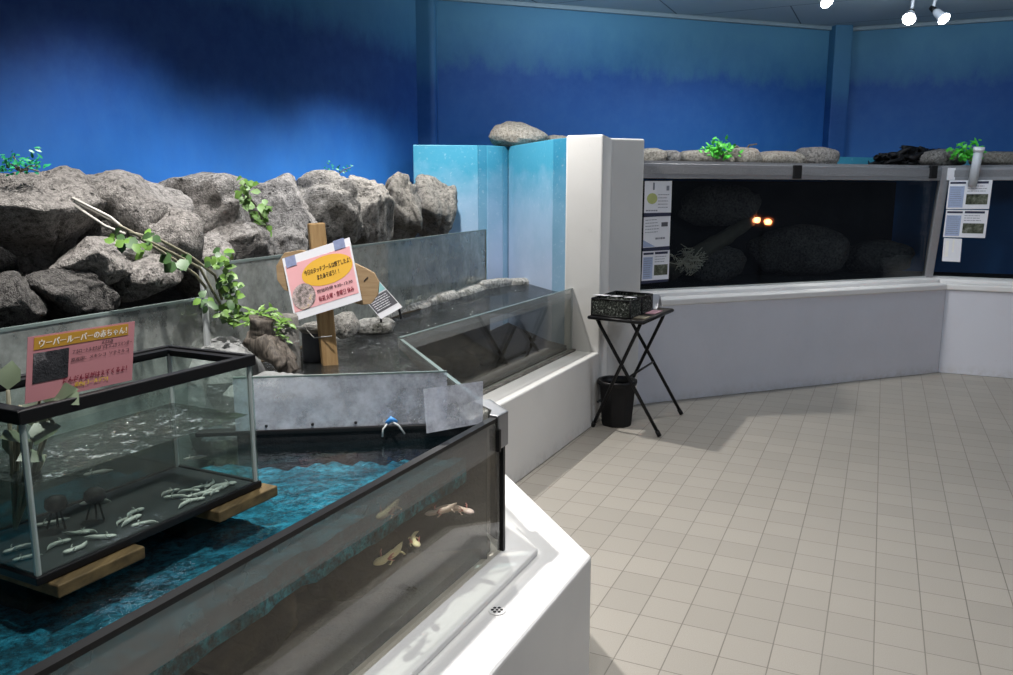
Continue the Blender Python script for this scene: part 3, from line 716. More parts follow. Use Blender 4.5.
# ------------------------------------------------------------------ middle tank
gm0 = isect(N2, -1.84, NE, NE.dot(gc))
t = thing('aquarium', 'middle aquarium with low glass front and dark rippling water, left of the white pillar', 'aquarium', (gm0.x, gm0.y, ZL))
g2e = Pc - N2 * (N2.dot(Pc) + 1.84) - D2 * .01
MB().wall(gm0 - D2 * .0, g2e, ZL, Zrim, .014, ZL, Zrim).build('front_pane', M['glass_mid'], t)
MB().wall(gm0, g2e, Zrim - .001, Zrim + .002, .0145).build('top_edge', M['edge'], t)
MB().wall(gm0 + N2 * .02, g2e + N2 * .02, ZL, ZL + .012, .03).build('bottom_seal', M['stump'], t, bevel=.003)
MB().tube([g2e + Vector((0, 0, ZL)), g2e + Vector((0, 0, Zrim))], .009).build('end_seal', M['silicone'], t)
ib = [gm0 - N2 * .03 - D2 * .05, g2e - N2 * .03, tA - Vector((.02, .02, 0)), tw[4] - Vector((.0, .05, 0)), pane2b, pane2a + Vector((.05, .1, 0)), XL + Vector((0, .05, 0)), XR + Vector((-.03, .05, 0))]
MB().prism([p[:2] for p in ib], ZL + .002, ZL + .03).build('bottom', M['inner_brown'], t)
wv = MB(); wp2 = [gm0 - N2 * .008, g2e - N2 * .008, tA, tw[4], pane2b, pane2a, XL + Vector((-.1, .03, 0)), XR + Vector((-.02, .03, 0))]
wv.add([(p.x, p.y, .825) for p in wp2], [tuple(range(len(wp2)))])
tag(wv.build('water', M['water_mid']), 'dark splashing water in the middle tank below the falls', 'water', kind='stuff')
# submerged back wall
MB().wall(pane2a + npn * .02, pane2b + npn * .02, ZL, .83, .03).build('back_wall', M['inner_brown'], t)
sd = 60
for (f, o_, sx, hh) in ((.05, -1.98, .22, .16), (.16, -2.02, .25, .2), (.3, -2.05, .3, .17), (.47, -2.05, .26, .13), (.66, -2.08, .3, .12)):
    sd += 1; b_ = D2 * (D2.dot(gm0) + f * 1.9) + N2 * o_
    rock('stone', (b_.x, b_.y, ZL + .03), (sx, .18, hh), M['inner_brown'], sd, rz=1.1, boxy=.8, sub=4, label='brown submerged stone behind the middle tank glass', group='stones in the middle tank')

# curb of pale stones along the water
cp_ = [(338, 336), (372, 322), (400, 312), (430, 304), (458, 296), (484, 288), (510, 284), (536, 282)]
cw = [at_z(u, v, .83) for u, v in cp_]
for i in range(len(cw) - 1):
    a, b = cw[i], cw[i + 1]; m_ = (a + b) / 2 - npn * .04
    L_ = (b - a).length * 1.22; an = math.atan2(b.y - a.y, b.x - a.x)
    rock('curb_stone', (m_.x, m_.y, .765), (L_ * 1.05, .15, .10 + .015 * (i % 2)), M['curb'], 70 + i, rz=an, boxy=.55, rough=.15, sub=4,
         label=['pale curb stone nearest the sign post, at near end of the water edge', 'pale curb stone under the tilted info board', 'pale mossy curb stone just past the tilted info board', 'pale curb stone midway along the water edge', 'pale curb stone before the end of the grimy pane', 'pale curb stone by the grimy pane right end', 'pale curb stone at foot of the blue boards'][i], cat='stone', group='curb stones at the water edge')
for (u0, u1, vt, vb, y, m, sd, lb) in ((332, 358, 312, 338, 3.35, 'rock_pale', 81, 'pale stone right of the wooden post'), (300, 328, 322, 332, 3.15, 'rock_pale', 82, 'flat pale stone lying behind the slate bucket'),
                                       (354, 396, 318, 333, 3.7, 'curb', 83, 'dark-patched stone under the tilted info board')):
    a = at_y(u0, vb, y); b = at_y(u1, vt, y)
    rock('stone', ((a.x + b.x) / 2, y, a.z), (b.x - a.x, .16, b.z - a.z), M[m], sd, boxy=.75, sub=4, label=lb, cat='stone')

# smooth grey render bulge behind the small tank
a, b = at_y(180, 430, 2.78), at_y(264, 338, 2.78)
rock('boulder', ((a.x + b.x) / 2, 2.80, .5), (b.x - a.x, .30, b.z - .5), M['bulge'], 90, rz=.3, boxy=.8, rough=.14, label='smooth pale grey rock behind the small tank, under the driftwood', cat='rock')
a, b = at_y(214, 430, 2.5), at_y(346, 372, 2.5)
rock('boulder', ((a.x + b.x) / 2 - .02, 2.5, .5), (b.x - a.x, .24, b.z - .5), M['bulge'], 91, rz=.0, boxy=.95, rough=.2, label='smooth pale rock sloping down behind the splash pane', cat='rock')

# ------------------------------------------------------------------ small tank on planks
A = at_z(260, 487, .86); zb = .86
a2 = Vector((A.x, A.y, 0)); Bc = at_z(38, 586, .86); b2 = Vector((Bc.x, Bc.y, 0))
dl = (a2 - b2).normalized(); nl = Vector((-dl.y, dl.x, 0))          # nl points to the back
zt = 1.137; dep = .235
c2_, d2_ = a2 + nl * dep, b2 + nl * dep
t = thing('aquarium', 'small glass tank with black rim holding white axolotl larvae, on planks', 'aquarium', ((a2.x + d2_.x) / 2, (a2.y + d2_.y) / 2, zb))
def frame(z0, z1, th, o_):
    k = MB(); q = [b2 - dl * o_ - nl * o_, a2 + dl * o_ - nl * o_, c2_ + dl * o_ + nl * o_, d2_ - dl * o_ + nl * o_]
    for i in range(4):
        p, r = q[i], q[(i + 1) % 4]; e = (r - p).normalized(); n_ = Vector((-e.y, e.x, 0))
        k.prism([p[:2], r[:2], (r + n_ * th - e * th)[:2], (p + n_ * th + e * th)[:2]], z0, z1)
    return k
frame(zt - .022, zt, .012, .004).build('top_rim', M['black'], t, bevel=.002)
frame(zt - .012, zt - .004, .022, -.004).build('rim_lip', M['black'], t)
frame(zb, zb + .014, .010, .003).build('bottom_rim', M['black'], t, bevel=.002)
for nm, p, q in (('front_pane', b2, a2), ('end_pane', a2, c2_), ('back_pane', c2_, d2_), ('end_pane', d2_, b2)):
    e = (q - p).normalized(); n_ = Vector((-e.y, e.x, 0)) * .004
    MB().wall(p + n_, q + n_, zb + .004, zt - .004, .004).build(nm, M['glass_small_back'] if nm == 'back_pane' else M['glass_small'], t)
for p, s in ((a2, (1, -1)), (b2, (-1, -1)), (c2_, (1, 1)), (d2_, (-1, 1))):
    q = p - dl * s[0] * .006 - nl * s[1] * .006
    MB().tube([q + Vector((0, 0, zb + .01)), q + Vector((0, 0, zt - .01))], .005, 6).build('corner_silicone', M['silicone'], t)
ins = [b2 + dl * .01 + nl * .01, a2 - dl * .01 + nl * .01, c2_ - dl * .01 - nl * .01, d2_ + dl * .01 - nl * .01]
MB().prism([p[:2] for p in ins], zb + .002, zb + .012).build('tank_floor', plain('grey_tank_floor', (.022, .025, .028), .5, 0, .3, 20), t)
zw = at_y(252, 414, a2.y).z
k = MB(); k.add([(p.x, p.y, zw) for p in ins], [(0, 1, 2, 3)])
tag(k.build('water', M['water_small']), 'murky water with surface glints in the small black-rimmed tank', 'water', kind='stuff')
# larvae
random.seed(11)
LZ = zb + .013
protos = []
lar = [(330, 85), (180, 155), (205, 230), (262, 190), (300, 186), (345, 205), (262, 240), (298, 270), (70, 245), (95, 272), (470, 122), (450, 148), (500, 158), (505, 180), (590, 50), (640, 88), (668, 72), (690, 30), (722, 18), (752, 42), (812, 36), (630, 122), (655, 45), (768, 26), (610, 66), (705, 50), (730, 52), (680, 55), (780, 50), (490, 185), (425, 150), (210, 330)]
def inside(p):
    q = Vector((p.x, p.y, 0)) - b2; s_, r_ = q.dot(dl), q.dot(nl); L_ = (a2 - b2).length
    return .02 < s_ < L_ - .02 and .02 < r_ < dep - .02
def lar_place(lst, z, lab, grp):
    for i, (u, v) in enumerate(lst):
        p = at_z(u, v, z)
        if not inside(p): continue
        if len(protos) < 4:
            o = axolotl('axolotl_larva', (0, 0, 0), 0, .05, M['larva'], (-.9, .5, 1.1, -.3)[len(protos)], legs=False)
            o.location = (0, 0, 0); protos.append(o)
            base = o
        else:
            base = protos[(i * 7) % 4].copy(); C.objects.link(base)
        base.location = p; base.rotation_euler = (0, 0, random.choice((.55, .9, 1.2, 3.6, 4.1, .2)) + random.uniform(-.3, .3)); base.scale = (random.uniform(.85, 1.25),) * 3
        tag(base, lab, 'axolotl', grp)
lar_place([(x * .289, 480 + y * .289) for x, y in lar], LZ, 'tiny white axolotl larva lying on the floor of the small tank', 'larvae on the small tank floor')
lar_place([(157, 436), (107, 462), (133, 447), (243, 425), (236, 437), (195, 459), (246, 461), (180, 432), (120, 440), (98, 474)], .925, 'tiny white axolotl larva swimming near the back of the small tank', 'larvae swimming in the small tank')
# dark sponge filters
for (u, v, lb) in ((55, 497, 'black sponge filter on wire legs, left one in the small tank'), (94, 489, 'black sponge filter on wire legs, right one in the small tank')):
    p = at_z(u, v, .93)
    if not inside(p): p = b2 + dl * (.12 if u < 70 else .2) + nl * .1 + Vector((0, 0, .93))
    t = thing('sponge_filter', lb, 'filter', (p.x, p.y, LZ))
    k = MB(); k.lathe(Vector((p.x, p.y, .915)), [(.004, -.010), (.014, -.009), (.019, 0), (.017, .011), (.010, .016), (.004, .018)], 16); k.build('sponge', M['black_matt'], t, True)
    k = MB()
    for s in (-1, 0, 1): k.tube([Vector((p.x + s * .006, p.y, .91)), Vector((p.x + s * .016, p.y - .005 * abs(s), LZ))], .002, 5)
    k.build('legs_wire', M['black_matt'], t)
# pothos floating at the left end
pp = b2 + dl * .035 + nl * .10
t = thing('pothos_plant', 'pale leafy cutting poking out at the left end of small tank', 'plant', (pp.x, pp.y, .9))
random.seed(5)
st = MB(); lf = MB()
for (u, v, z, L_) in ((40, 398, 1.15, .06), (58, 392, 1.14, .05), (20, 405, 1.17, .055), (52, 420, 1.08, .06), (30, 440, 1.03, .06), (14, 430, 1.05, .05), (45, 455, 1.0, .05), (8, 390, 1.18, .05)):
    y_ = pp.y + random.uniform(-.02, .03); q = at_y(u, v, y_)
    st.tube([pp + Vector((0, 0, .92)), (pp + Vector((0, 0, .95))).lerp(q, .6) + Vector((0, 0, -.01)), q], .003, 6)
    lf.leaf(q, (random.uniform(-.3, 1), random.uniform(-.6, .1), random.uniform(-.5, .3)), (.2, -.7, .8), L_, L_ * .8)
st.build('stems', M['stem'], t, True); lf.build('leaves', M['leaf_grey'], t, True)
# planks and blocks
Ld = (a2 - b2).length
for (s_, lb) in ((Ld - .055, 'wet brown plank under the right end of the small tank'), (.095, 'wet brown plank under the left end of the small tank')):
    c = b2 + dl * s_ + nl * .115
    k = MB(); k.box(c + Vector((0, 0, .848)), (.16, .28, .022), dl)
    tag(k.build('plank', M['plank'], bevel=.003), lb, 'plank')
    k = MB(); k.box(c + nl * .05 + Vector((0, 0, (zg + .03 + .834) / 2)), (.11, .14, .834 - zg - .03), dl)
    tag(k.build('block', M['inner_dark'], bevel=.004), 'dark submerged block holding up ' + ('the right plank' if s_ > .2 else 'the left plank'), 'block')

# ------------------------------------------------------------------ printed sheets
def text_geo(body, size=1.0, ax='CENTER'):
    cu = bpy.data.curves.new('t', 'FONT'); cu.body = body; cu.size = size; cu.align_x = ax; cu.align_y = 'CENTER'; cu.resolution_u = 2
    o = bpy.data.objects.new('t', cu); C.objects.link(o); dg = bpy.context.evaluated_depsgraph_get()
    me = bpy.data.meshes.new_from_object(o.evaluated_get(dg))
    vs = [v.co.copy() for v in me.vertices]; fs = [tuple(p.vertices) for p in me.polygons]
    bpy.data.objects.remove(o); bpy.data.curves.remove(cu); bpy.data.meshes.remove(me)
    return vs, fs
class Sheet:
    """a flat printed sheet: o bottom-left corner, U and W its full edges"""
    def __init__(s, o, U, W):
        s.o = Vector(o); s.U = Vector(U); s.W = Vector(W); s.n = s.U.cross(s.W).normalized()
    def p(s, x, y, d=0): return s.o + s.U * x + s.W * y + s.n * d
    def rect(s, mb, x0, y0, x1, y1, d): mb.slab([s.p(x0, y0, d), s.p(x1, y0, d), s.p(x1, y1, d), s.p(x0, y1, d)], .0006); return mb
    def oval(s, mb, cx, cy, rx, ry, d, k=40):
        vs = [s.p(cx + rx * math.cos(2 * PI * i / k), cy + ry * math.sin(2 * PI * i / k), d) for i in range(k)]
        mb.add(vs, [tuple(range(k))]); return mb
    def text(s, mb, body, cx, cy, w_, h_, d, bold=True):
        vs, fs = text_geo(body)
        if not vs: return mb
        x0 = min(v.x for v in vs); x1 = max(v.x for v in vs); y0 = min(v.y for v in vs); y1 = max(v.y for v in vs)
        f = lambda v, e: s.p(cx + ((v.x - x0) / (x1 - x0) - .5) * w_ + e, cy + ((v.y - y0) / (y1 - y0) - .5) * h_, d)
        for e in ((-.002, .002) if bold else (-.0008, .0008)): mb.add([f(v, e) for v in vs], fs)
        return mb
    def lines(s, mb, x0, y0, x1, y1, n, d, seed=1, th=.4):
        r = random.Random(seed); h = (y1 - y0) / n
        for i in range(n):
            x = x0; yy = y1 - (i + .5) * h; end = x1 - (x1 - x0) * r.uniform(0, .25)
            while x < end:
                L_ = (x1 - x0) * r.uniform(.05, .2); s.rect(mb, x, yy - h * th / 2, min(x + L_, end), yy + h * th / 2, d); x += L_ + (x1 - x0) * .03
        return mb

# ------------------------------------------------------------------ wooden sign post
yp = 2.98
f0 = at_y(331, 376, yp); top = at_y(316, 223, yp)
dvec = (top - f0).normalized(); bot = f0 + dvec * ((ZL + .03 - f0.z) / dvec.z)
t = thing('sign_post', 'wooden post with rounded cross board holding the pink notice', 'sign post', bot)
k = MB(); uz = dvec; ux = Vector((.93, .36, 0)); ux = (ux - uz * ux.dot(uz)).normalized(); mid_ = (bot + top) / 2
k.box(mid_, (.058, .058, (top - bot).length), ux, uz); k.build('post', M['post'], t, bevel=.006)
# cross board outline (rounded right end, pointed left end)
yb = yp - .045
def bpt(u, v): return at_y(u, v, yb)
outl = [(276, 266), (284, 253), (300, 250), (352, 262), (365, 268), (374, 273), (379, 282), (378, 295), (371, 304), (362, 305), (340, 300), (300, 296), (284, 290), (277, 280)]
fr_ = [bpt(u, v) for u, v in outl]; bk_ = [p + Vector((0, .016, 0)) for p in fr_]; n = len(outl)
k = MB(); k.add(fr_ + bk_, [tuple(range(n)), tuple(range(n, 2 * n))[::-1]] + [(i, n + i, n + (i + 1) % n, (i + 1) % n) for i in range(n)])
k.build('cross_board', M['ply'], t, bevel=.002)
k = MB(); k.tube([bpt(364, 281) - Vector((0, .001, 0)), bpt(368, 277) - Vector((0, .001, 0))], .002, 6); k.build('screw_mark', M['ink'], t)
# pink notice
ys = yb - .02
q = [at_y(295, 321, ys - .015), at_y(362, 300, ys - .015), at_y(351, 243.5, ys + .003), at_y(280.5, 252.5, ys + .003)]
sh_ = Sheet(q[0], q[1] - q[0], (q[3] - q[0]) * .5 + (q[2] - q[1]) * .5)
t = thing('notice', 'pink and white notice with an orange oval, taped on the wooden cross board', 'sign', q[0])
sh_.rect(MB(), 0, 0, 1, 1, 0).build('paper', M['paper'], t)
sh_.rect(MB(), .025, .125, .975, .87, .0010).build('pink_panel', M['pink'], t)
sh_.oval(MB(), .60, .62, .375, .225, .0018).build('orange_oval', M['amber'], t)
sh_.text(MB(), '今日のタッチプールは終了したよ！', .61, .67, .68, .085, .0026).build('headline_text', M['ink'], t)
sh_.text(MB(), 'またあそぼう！！', .6, .55, .32, .08, .0026).build('greeting_text', M['ink'], t)
sh_.text(MB(), '開催時間 9:30~12:30', .66, .335, .52, .06, .0026, False).build('hours_text', M['ink'], t)
k = MB(); sh_.text(k, '毎週 火曜・金曜日 休み', .66, .215, .52, .085, .0026); k.build('red_text', M['ink_red'], t)
sh_.oval(MB(), .2, .33, .17, .20, .0024).build('photo_print', M['photo_a'], t)
sh_.rect(MB(), .04, .84, .19, 1.0, .003).build('tape', M['tape'], t); sh_.rect(MB(), .76, .87, .92, 1.02, .003).build('tape', M['tape'], t)

# tilted info board among the curb stones
yq = 3.62
q = [at_y(381, 319, yq), at_y(402.5, 307, yq + .02), at_y(379.5, 279, yq + .16), at_y(357, 291, yq + .14)]
sb = Sheet(q[0], q[1] - q[0], q[3] - q[0])
t = thing('info_board', 'small dark info board tilted back on the curb stones behind the post', 'sign', q[0])
sb.rect(MB(), 0, 0, 1, 1, 0).build('board', M['paper'], t)
sb.rect(MB(), .03, .16, .97, .62, .0012).build('dark_panel', M['slate_print'], t)
k = MB(); sb.rect(k, .03, .66, .97, .97, .0012); k.build('teal_panel', M['print_teal'], t)
k = MB(); sb.lines(k, .1, .2, .92, .58, 6, .002, 3, .35); k.build('text_lines', M['paper'], t)
k = MB(); k.tube([sb.p(.1, .1, -.004), sb.p(.05, .0, -.004) + Vector((-.01, .02, -.06))], .006, 6); k.tube([sb.p(.9, .1, -.004), sb.p(.9, 0, -.004) + Vector((.0, .02, -.05))], .006, 6)
k.build('easel_legs', M['black_matt'], t)

# axolotl notice standing in the small tank
base_y = lambda u, v: on_plane(u, v, Vector((-nl.x, -nl.y, 0)), -nl.dot(b2) - .03)
q = [base_y(25, 404), base_y(132, 380), base_y(137, 324), base_y(25, 334)]
sx = Sheet(q[0], q[1] - q[0], ((q[3] - q[0]) + (q[2] - q[1])) / 2)
t = thing('notice', 'pink notice with amber title strip, darkened as in shade, standing at the small tank rim', 'sign', q[0])
sx.rect(MB(), 0, 0, 1, 1, 0).build('paper', M['pink_shaded'], t)
sx.rect(MB(), .05, .79, .93, .975, .001).build('amber_strip', M['amber_shaded'], t)
k = MB(); sx.text(k, 'ウーパールーパーの赤ちゃん！', .5, .88, .82, .12, .002); k.build('title_text', M['ink_white'], t)
sx.rect(MB(), .05, .28, .36, .74, .001).build('photo_print', M['photo_b'], t)
for bd_, x_, y_, w_, h_ in (('正式名称', .72, .74, .11, .055), ('アホロートルまたは メキシコサラマンダー', .68, .665, .58, .065), ('原産国：メキシコ  ソチミルコ', .66, .54, .56, .06)):
    sx.text(MB(), bd_, x_, y_, w_, h_, .002, False).build('text', M['ink'], t)
k = MB(); sx.text(k, 'だんだん足がはえてくるよ！', .62, .24, .62, .09, .002); k.build('red_text', M['ink_red'], t)
k = MB(); sx.text(k, '黄色(ゴールデン)', .58, .13, .32, .085, .002); k.build('yellow_text', M['ink_yellow'], t)

# ------------------------------------------------------------------ stump, bucket, wire, driftwood
a = at_y(289, 372, 2.86)
t = thing('stump', 'grey weathered round stump left of the slate bucket', 'stump', (a.x, 2.86, .5))
k = MB(); k.lathe(Vector((a.x, 2.86, 0)), [(.046, .5), (.044, .8), (.042, .9), (.041, 1.02), (.036, 1.03)], 20); k.build('trunk', M['stump'], t, True)
b = at_y(316, 345, 3.06)
t = thing('bucket', 'slate-coloured round bucket against the wooden post', 'bucket', (b.x, 3.06, .5))
k = MB(); k.lathe(Vector((b.x, 3.06, 0)), [(.045, .5), (.052, .88), (.053, .945), (.049, .945), (.047, .91)], 24); k.build('bucket_wall', M['container'], t, True)
k = MB(); k.lathe(Vector((b.x, 3.06, 0)), [(.055, .935), (.057, .943), (.055, .951), (.05, .951)], 24, cap=False); k.build('bucket_rim', M['stump'], t, True)
k = MB(); pz = .94
k.tube([Vector((a.x - .045, 2.84, pz + .05)), Vector((a.x, 2.81, pz + .045)), Vector((a.x + .05, 2.84, pz + .05)), Vector((b.x - .02, 2.985, pz + .02)), Vector((b.x + .02, 2.95, pz - .01)), Vector((b.x + .09, 2.93, pz))], .0022, 6)
k.tube([Vector((a.x - .045, 2.84, pz - .01)), Vector((a.x, 2.81, pz - .012)), Vector((a.x + .05, 2.83, pz))], .002, 6)
tag(k.build('wire', M['wire'], smooth=True), 'thin slack wire looped around the stump and wooden post', 'wire')

yd = 2.72
t = thing('driftwood', 'gnarled dark driftwood with ferny greens, behind the small tank corner', 'driftwood', at_y(262, 372, yd))
def wob(pts, rs, seed, k=12, sub=7):
    out = MB(); P_ = [Vector(p) for p in pts]; fine = []; rr = []
    for i in range(len(P_) - 1):
        for j in range(sub):
            f = j / sub; fine.append(P_[i].lerp(P_[i + 1], f)); rr.append(rs[i] * (1 - f) + rs[i + 1] * f)
    fine.append(P_[-1]); rr.append(rs[-1]); out.tube(fine, rr, k)
    for v in out.v:
        n_ = noise.noise_vector(v * 22 + Vector((seed, 0, 0))); v += n_ * .012 + noise.noise_vector(v * 55) * .007
    return out
k = MB()
for pts, rs, sd in (([at_y(263, 318, yd), at_y(260, 335, yd), at_y(262, 352, yd - .02)], [.045, .04, .03], 1),
                    ([at_y(250, 338, yd), at_y(262, 345, yd - .02), at_y(278, 358, yd - .03), at_y(292, 374, yd - .03)], [.03, .04, .034, .03], 2),
                    ([at_y(262, 340, yd), at_y(275, 352, yd - .05), at_y(283, 366, yd - .07)], [.03, .025, .02], 3),
                    ([at_y(268, 338, yd + .03), at_y(282, 348, yd + .02), at_y(294, 362, yd)], [.025, .024, .018], 4),
                    ([at_y(246, 342, yd - .01), at_y(256, 340, yd), at_y(268, 334, yd)], [.016, .026, .03], 5),
                    ([at_y(270, 356, yd - .06), at_y(282, 362, yd - .05), at_y(296, 369, yd - .04)], [.014, .014, .01], 6)):
    o_ = wob(pts, rs, sd); k.add(o_.v, o_.f)
k.build('wood', M['drift'], t, True)
random.seed(8); lf = MB()
for i in range(120):
    u, v = random.choice(((243, 318), (258, 312), (270, 313), (276, 322), (284, 326), (281, 336), (236, 322)))
    q = at_y(u + random.uniform(-8, 8), v + random.uniform(-5, 6), yd + random.uniform(0, .1))
    lf.leaf(q, (random.uniform(-1, 1), random.uniform(-.9, .2), random.uniform(-.3, .8)), (random.uniform(-.3, .3), -.6, .8), random.uniform(.02, .038), .012)
lf.build('ferny_leaves', M['leaf'], t, True)

# ------------------------------------------------------------------ plants
def vine():
    t = thing('ivy', 'long ivy vine with pale roots trailing across boulders down the left pane', 'plant', on_plane(210, 300, npn, opn + .04))
    r = MB(); pt = lambda u, v, o: on_plane(u, v, npn, opn + o)
    for (a_, b_, c_) in (((72, 198), (110, 217), (128, 232)), ((75, 206), (105, 226), (125, 234)), ((74, 201), (115, 222), (140, 240))):
        r.tube([pt(*a_, -.1), pt(*b_, -.05), pt(*c_, .02)], .005, 6)
    r.build('roots', M['root'], t, True)
    s_ = MB()
    for ln in (((120, 226), (150, 242), (178, 256), (200, 268), (212, 290), (228, 318)), ((128, 232), (160, 240), (190, 256), (215, 275), (222, 300)), ((140, 238), (178, 262), (196, 275), (206, 288))):
        s_.tube([pt(u, v, .05) for u, v in ln], .005, 6)
    s_.build('stems', M['stem'], t, True)
    random.seed(21); lf = MB(); dk = MB()
    for (u, v, n_, sp_) in ((118, 240, 9, 6), (140, 246, 10, 8), (150, 236, 4, 6), (218, 260, 14, 8), (226, 275, 20, 8), (232, 290, 20, 8), (234, 304, 12, 5), (205, 300, 7, 6), (222, 310, 10, 7), (240, 316, 12, 8), (225, 250, 6, 5)):
        for i in range(n_):
            q = pt(u + random.uniform(-sp_, sp_), v + random.uniform(-sp_, sp_), .05 + random.uniform(0, .06))
            (dk if random.random() < .35 else lf).leaf(q, (random.uniform(-1, 1), random.uniform(-.8, .2), random.uniform(-.9, .5)), (.3, -.8, .5), random.uniform(.024, .038), random.uniform(.02, .03))
    for (u, v) in ((172, 255), (180, 259), (188, 262), (175, 262), (192, 256), (126, 238)):
        dk.leaf(pt(u, v, .07), (random.uniform(-1, 1), -.3, -.4), (.3, -.8, .5), .045, .05)
    lf.build('leaves', M['leaf'], t, True); dk.build('dark_leaves', M['leaf_dark'], t, True)
vine()
def sprig(u, v, off, R, n, mat, lb, seed, sz=(.02, .035), stems=True, wd=.6, dy=0, pos=None):
    random.seed(seed); c = pos if pos is not None else on_plane(u, v, npn, off)
    t = thing('leafy_sprig', lb, 'plant', c); s_ = MB(); lf = MB()
    for i in range(n):
        d = Vector((random.gauss(0, 1) * R[0], random.gauss(0, .5) * R[0], abs(random.gauss(.5, .6)) * R[1] if R[1] > 0 else -abs(random.gauss(.6, .5)) * -R[1]))
        q = c + d
        if i % 3 == 0: s_.tube([c + Vector((0, 0, .0)), c + d * .5 + Vector((0, 0, .008)), q], .0022, 5)
        for j in range(3):
            lf.leaf(q + Vector([random.uniform(-.012, .012) for _ in range(3)]), (random.uniform(-1, 1), random.uniform(-1, .3), random.uniform(-.5, 1)), (.1, -.7, .7), random.uniform(*sz), random.uniform(*sz) * wd)
    s_.build('stems', M['stem'], t, True); lf.build('leaves', mat, t, True)
sprig(20, 172, RO + .05, (.035, .035), 30, M['leaf_teal'], 'teal green artificial sprig on top of the leftmost boulder', 1, (.012, .022))
sprig(336, 176, RO + .05, (.035, .06), 12, M['leaf_teal'], 'tiny teal sprig on the speckled boulder, right of the post', 2, (.012, .02))
t0 = None
random.seed(31)
c0 = on_plane(245, 184, npn, RO + .24); t = thing('leafy_sprig', 'bright green leaves hanging between third and fourth boulder', 'plant', c0); s_ = MB(); lf = MB()
ln = [on_plane(u, v, npn, RO + .27) for u, v in ((240, 182), (248, 196), (258, 208), (263, 222), (268, 232))]
s_.tube(ln, .004, 6)
for i in range(44):
    q = ln[random.randrange(4)].lerp(ln[random.randrange(1, 5)], random.random()) + Vector((random.uniform(-.04, .04), random.uniform(-.03, .03), random.uniform(-.02, .03)))
    lf.leaf(q, (random.uniform(-1, 1), -.4, random.uniform(-1, .3)), (.3, -.8, .5), random.uniform(.03, .045), .03)
s_.build('stem', M['stem'], t, True); lf.build('leaves', M['leaf'], t, True)

# ------------------------------------------------------------------ far tanks
ZG, ZT0, ZT1 = ZR + .035, 1.565, 1.668
Gl = bk(Vector((.93, 5.5, 0)), o3 - G3) - d3 * .1
Gr = R4 - n4 * G3
bkL, bkC, bkR = bk(Gl, o3 - 1.15), gcorner + Vector((.22, .85, 0)), R4 - n4 * 1.1
def far_tank(a, b, na, lb, back_a, back_b):
    t = thing('aquarium', lb, 'aquarium', ((a.x + b.x) / 2, (a.y + b.y) / 2, ZG))
    MB().wall(a, b, ZG, ZT0 + .02, .016).build('front_pane', M['glass_far'], t)
    MB().wall(a + na * .012, b + na * .012, ZT0, ZT1, .035).build('top_rail', M['alu'], t, bevel=.004)
    MB().wall(a - na * .004, b - na * .004, ZT1, ZT1 + .02, .008).build('net_edge', M['net'], t)
    MB().wall(a + na * .031, b + na * .031, ZT0 + .03, ZT1 - .02, .003).build('rail_net', M['net'], t)
    MB().wall(a + na * .014, b + na * .014, ZG, ZG + .012, .014).build('bottom_seal', M['silicone'], t)
    MB().wall(back_a, back_b, ZR, ZT0, .03).build('back_panel', M['inner_dark'], t)
    MB().prism([(a - na * .03)[:2], (b - na * .03)[:2], back_b[:2], back_a[:2]], ZR + .001, ZR + .02).build('bottom', M['inner_dark'], t)
    MB().prism([(a - na * .05)[:2], (b - na * .05)[:2], back_b[:2], back_a[:2]], ZT0 + .02, ZT0 + .05).build('added_blackout_cover', M['inner_dark'], t)  # unseen cover added to keep the tank interior dark
    return t
t3 = far_tank(Gl, gcorner, n3, 'long dark far aquarium with grey top rail, right of the white pillar', bkL, bkC)
t4 = far_tank(gcorner, Gr, n4, 'dark aquarium at the right edge behind the grey corner post', bkC, bkR)
MB().wall(bkL, Gl, ZR, ZT0, .03).build('end_panel', M['inner_dark'], t3)
for u in (797, 933):
    p = on_plane(u, 172, n3, o3 - G3 + .035)
    MB().box(p, (.07, .03, .1), d3).build('rail_clip', M['black_matt'], t3, bevel=.003)
# corner post
pb_ = gcorner + (n3 + n4).normalized() * .03
u_ = (d3 + D4).normalized(); w_ = Vector((u_.y, -u_.x, 0)) * .025; hx = u_ * .034
lo, hi_ = pb_ - u_ * .05, pb_ + u_ * .015
t = thing('corner_post', 'grey metal corner post where the two far tanks meet', 'post', (lo.x, lo.y, ZG))
q8 = [lo - hx + w_, lo + hx + w_, lo + hx - w_, lo - hx - w_, hi_ - hx + w_, hi_ + hx + w_, hi_ + hx - w_, hi_ - hx - w_]
MB().hexa([Vector((p.x, p.y, ZG if i_ < 4 else ZT1 + .01)) for i_, p in enumerate(q8)]).build('post', M['alu'], t, bevel=.004)
MB().box(hi_ + u_ * .045 + w_ * 1.1 + Vector((0, 0, ZT1 - .05)), (.075, .02, .10), u_).build('white_bracket', M['paper'], t, bevel=.003)
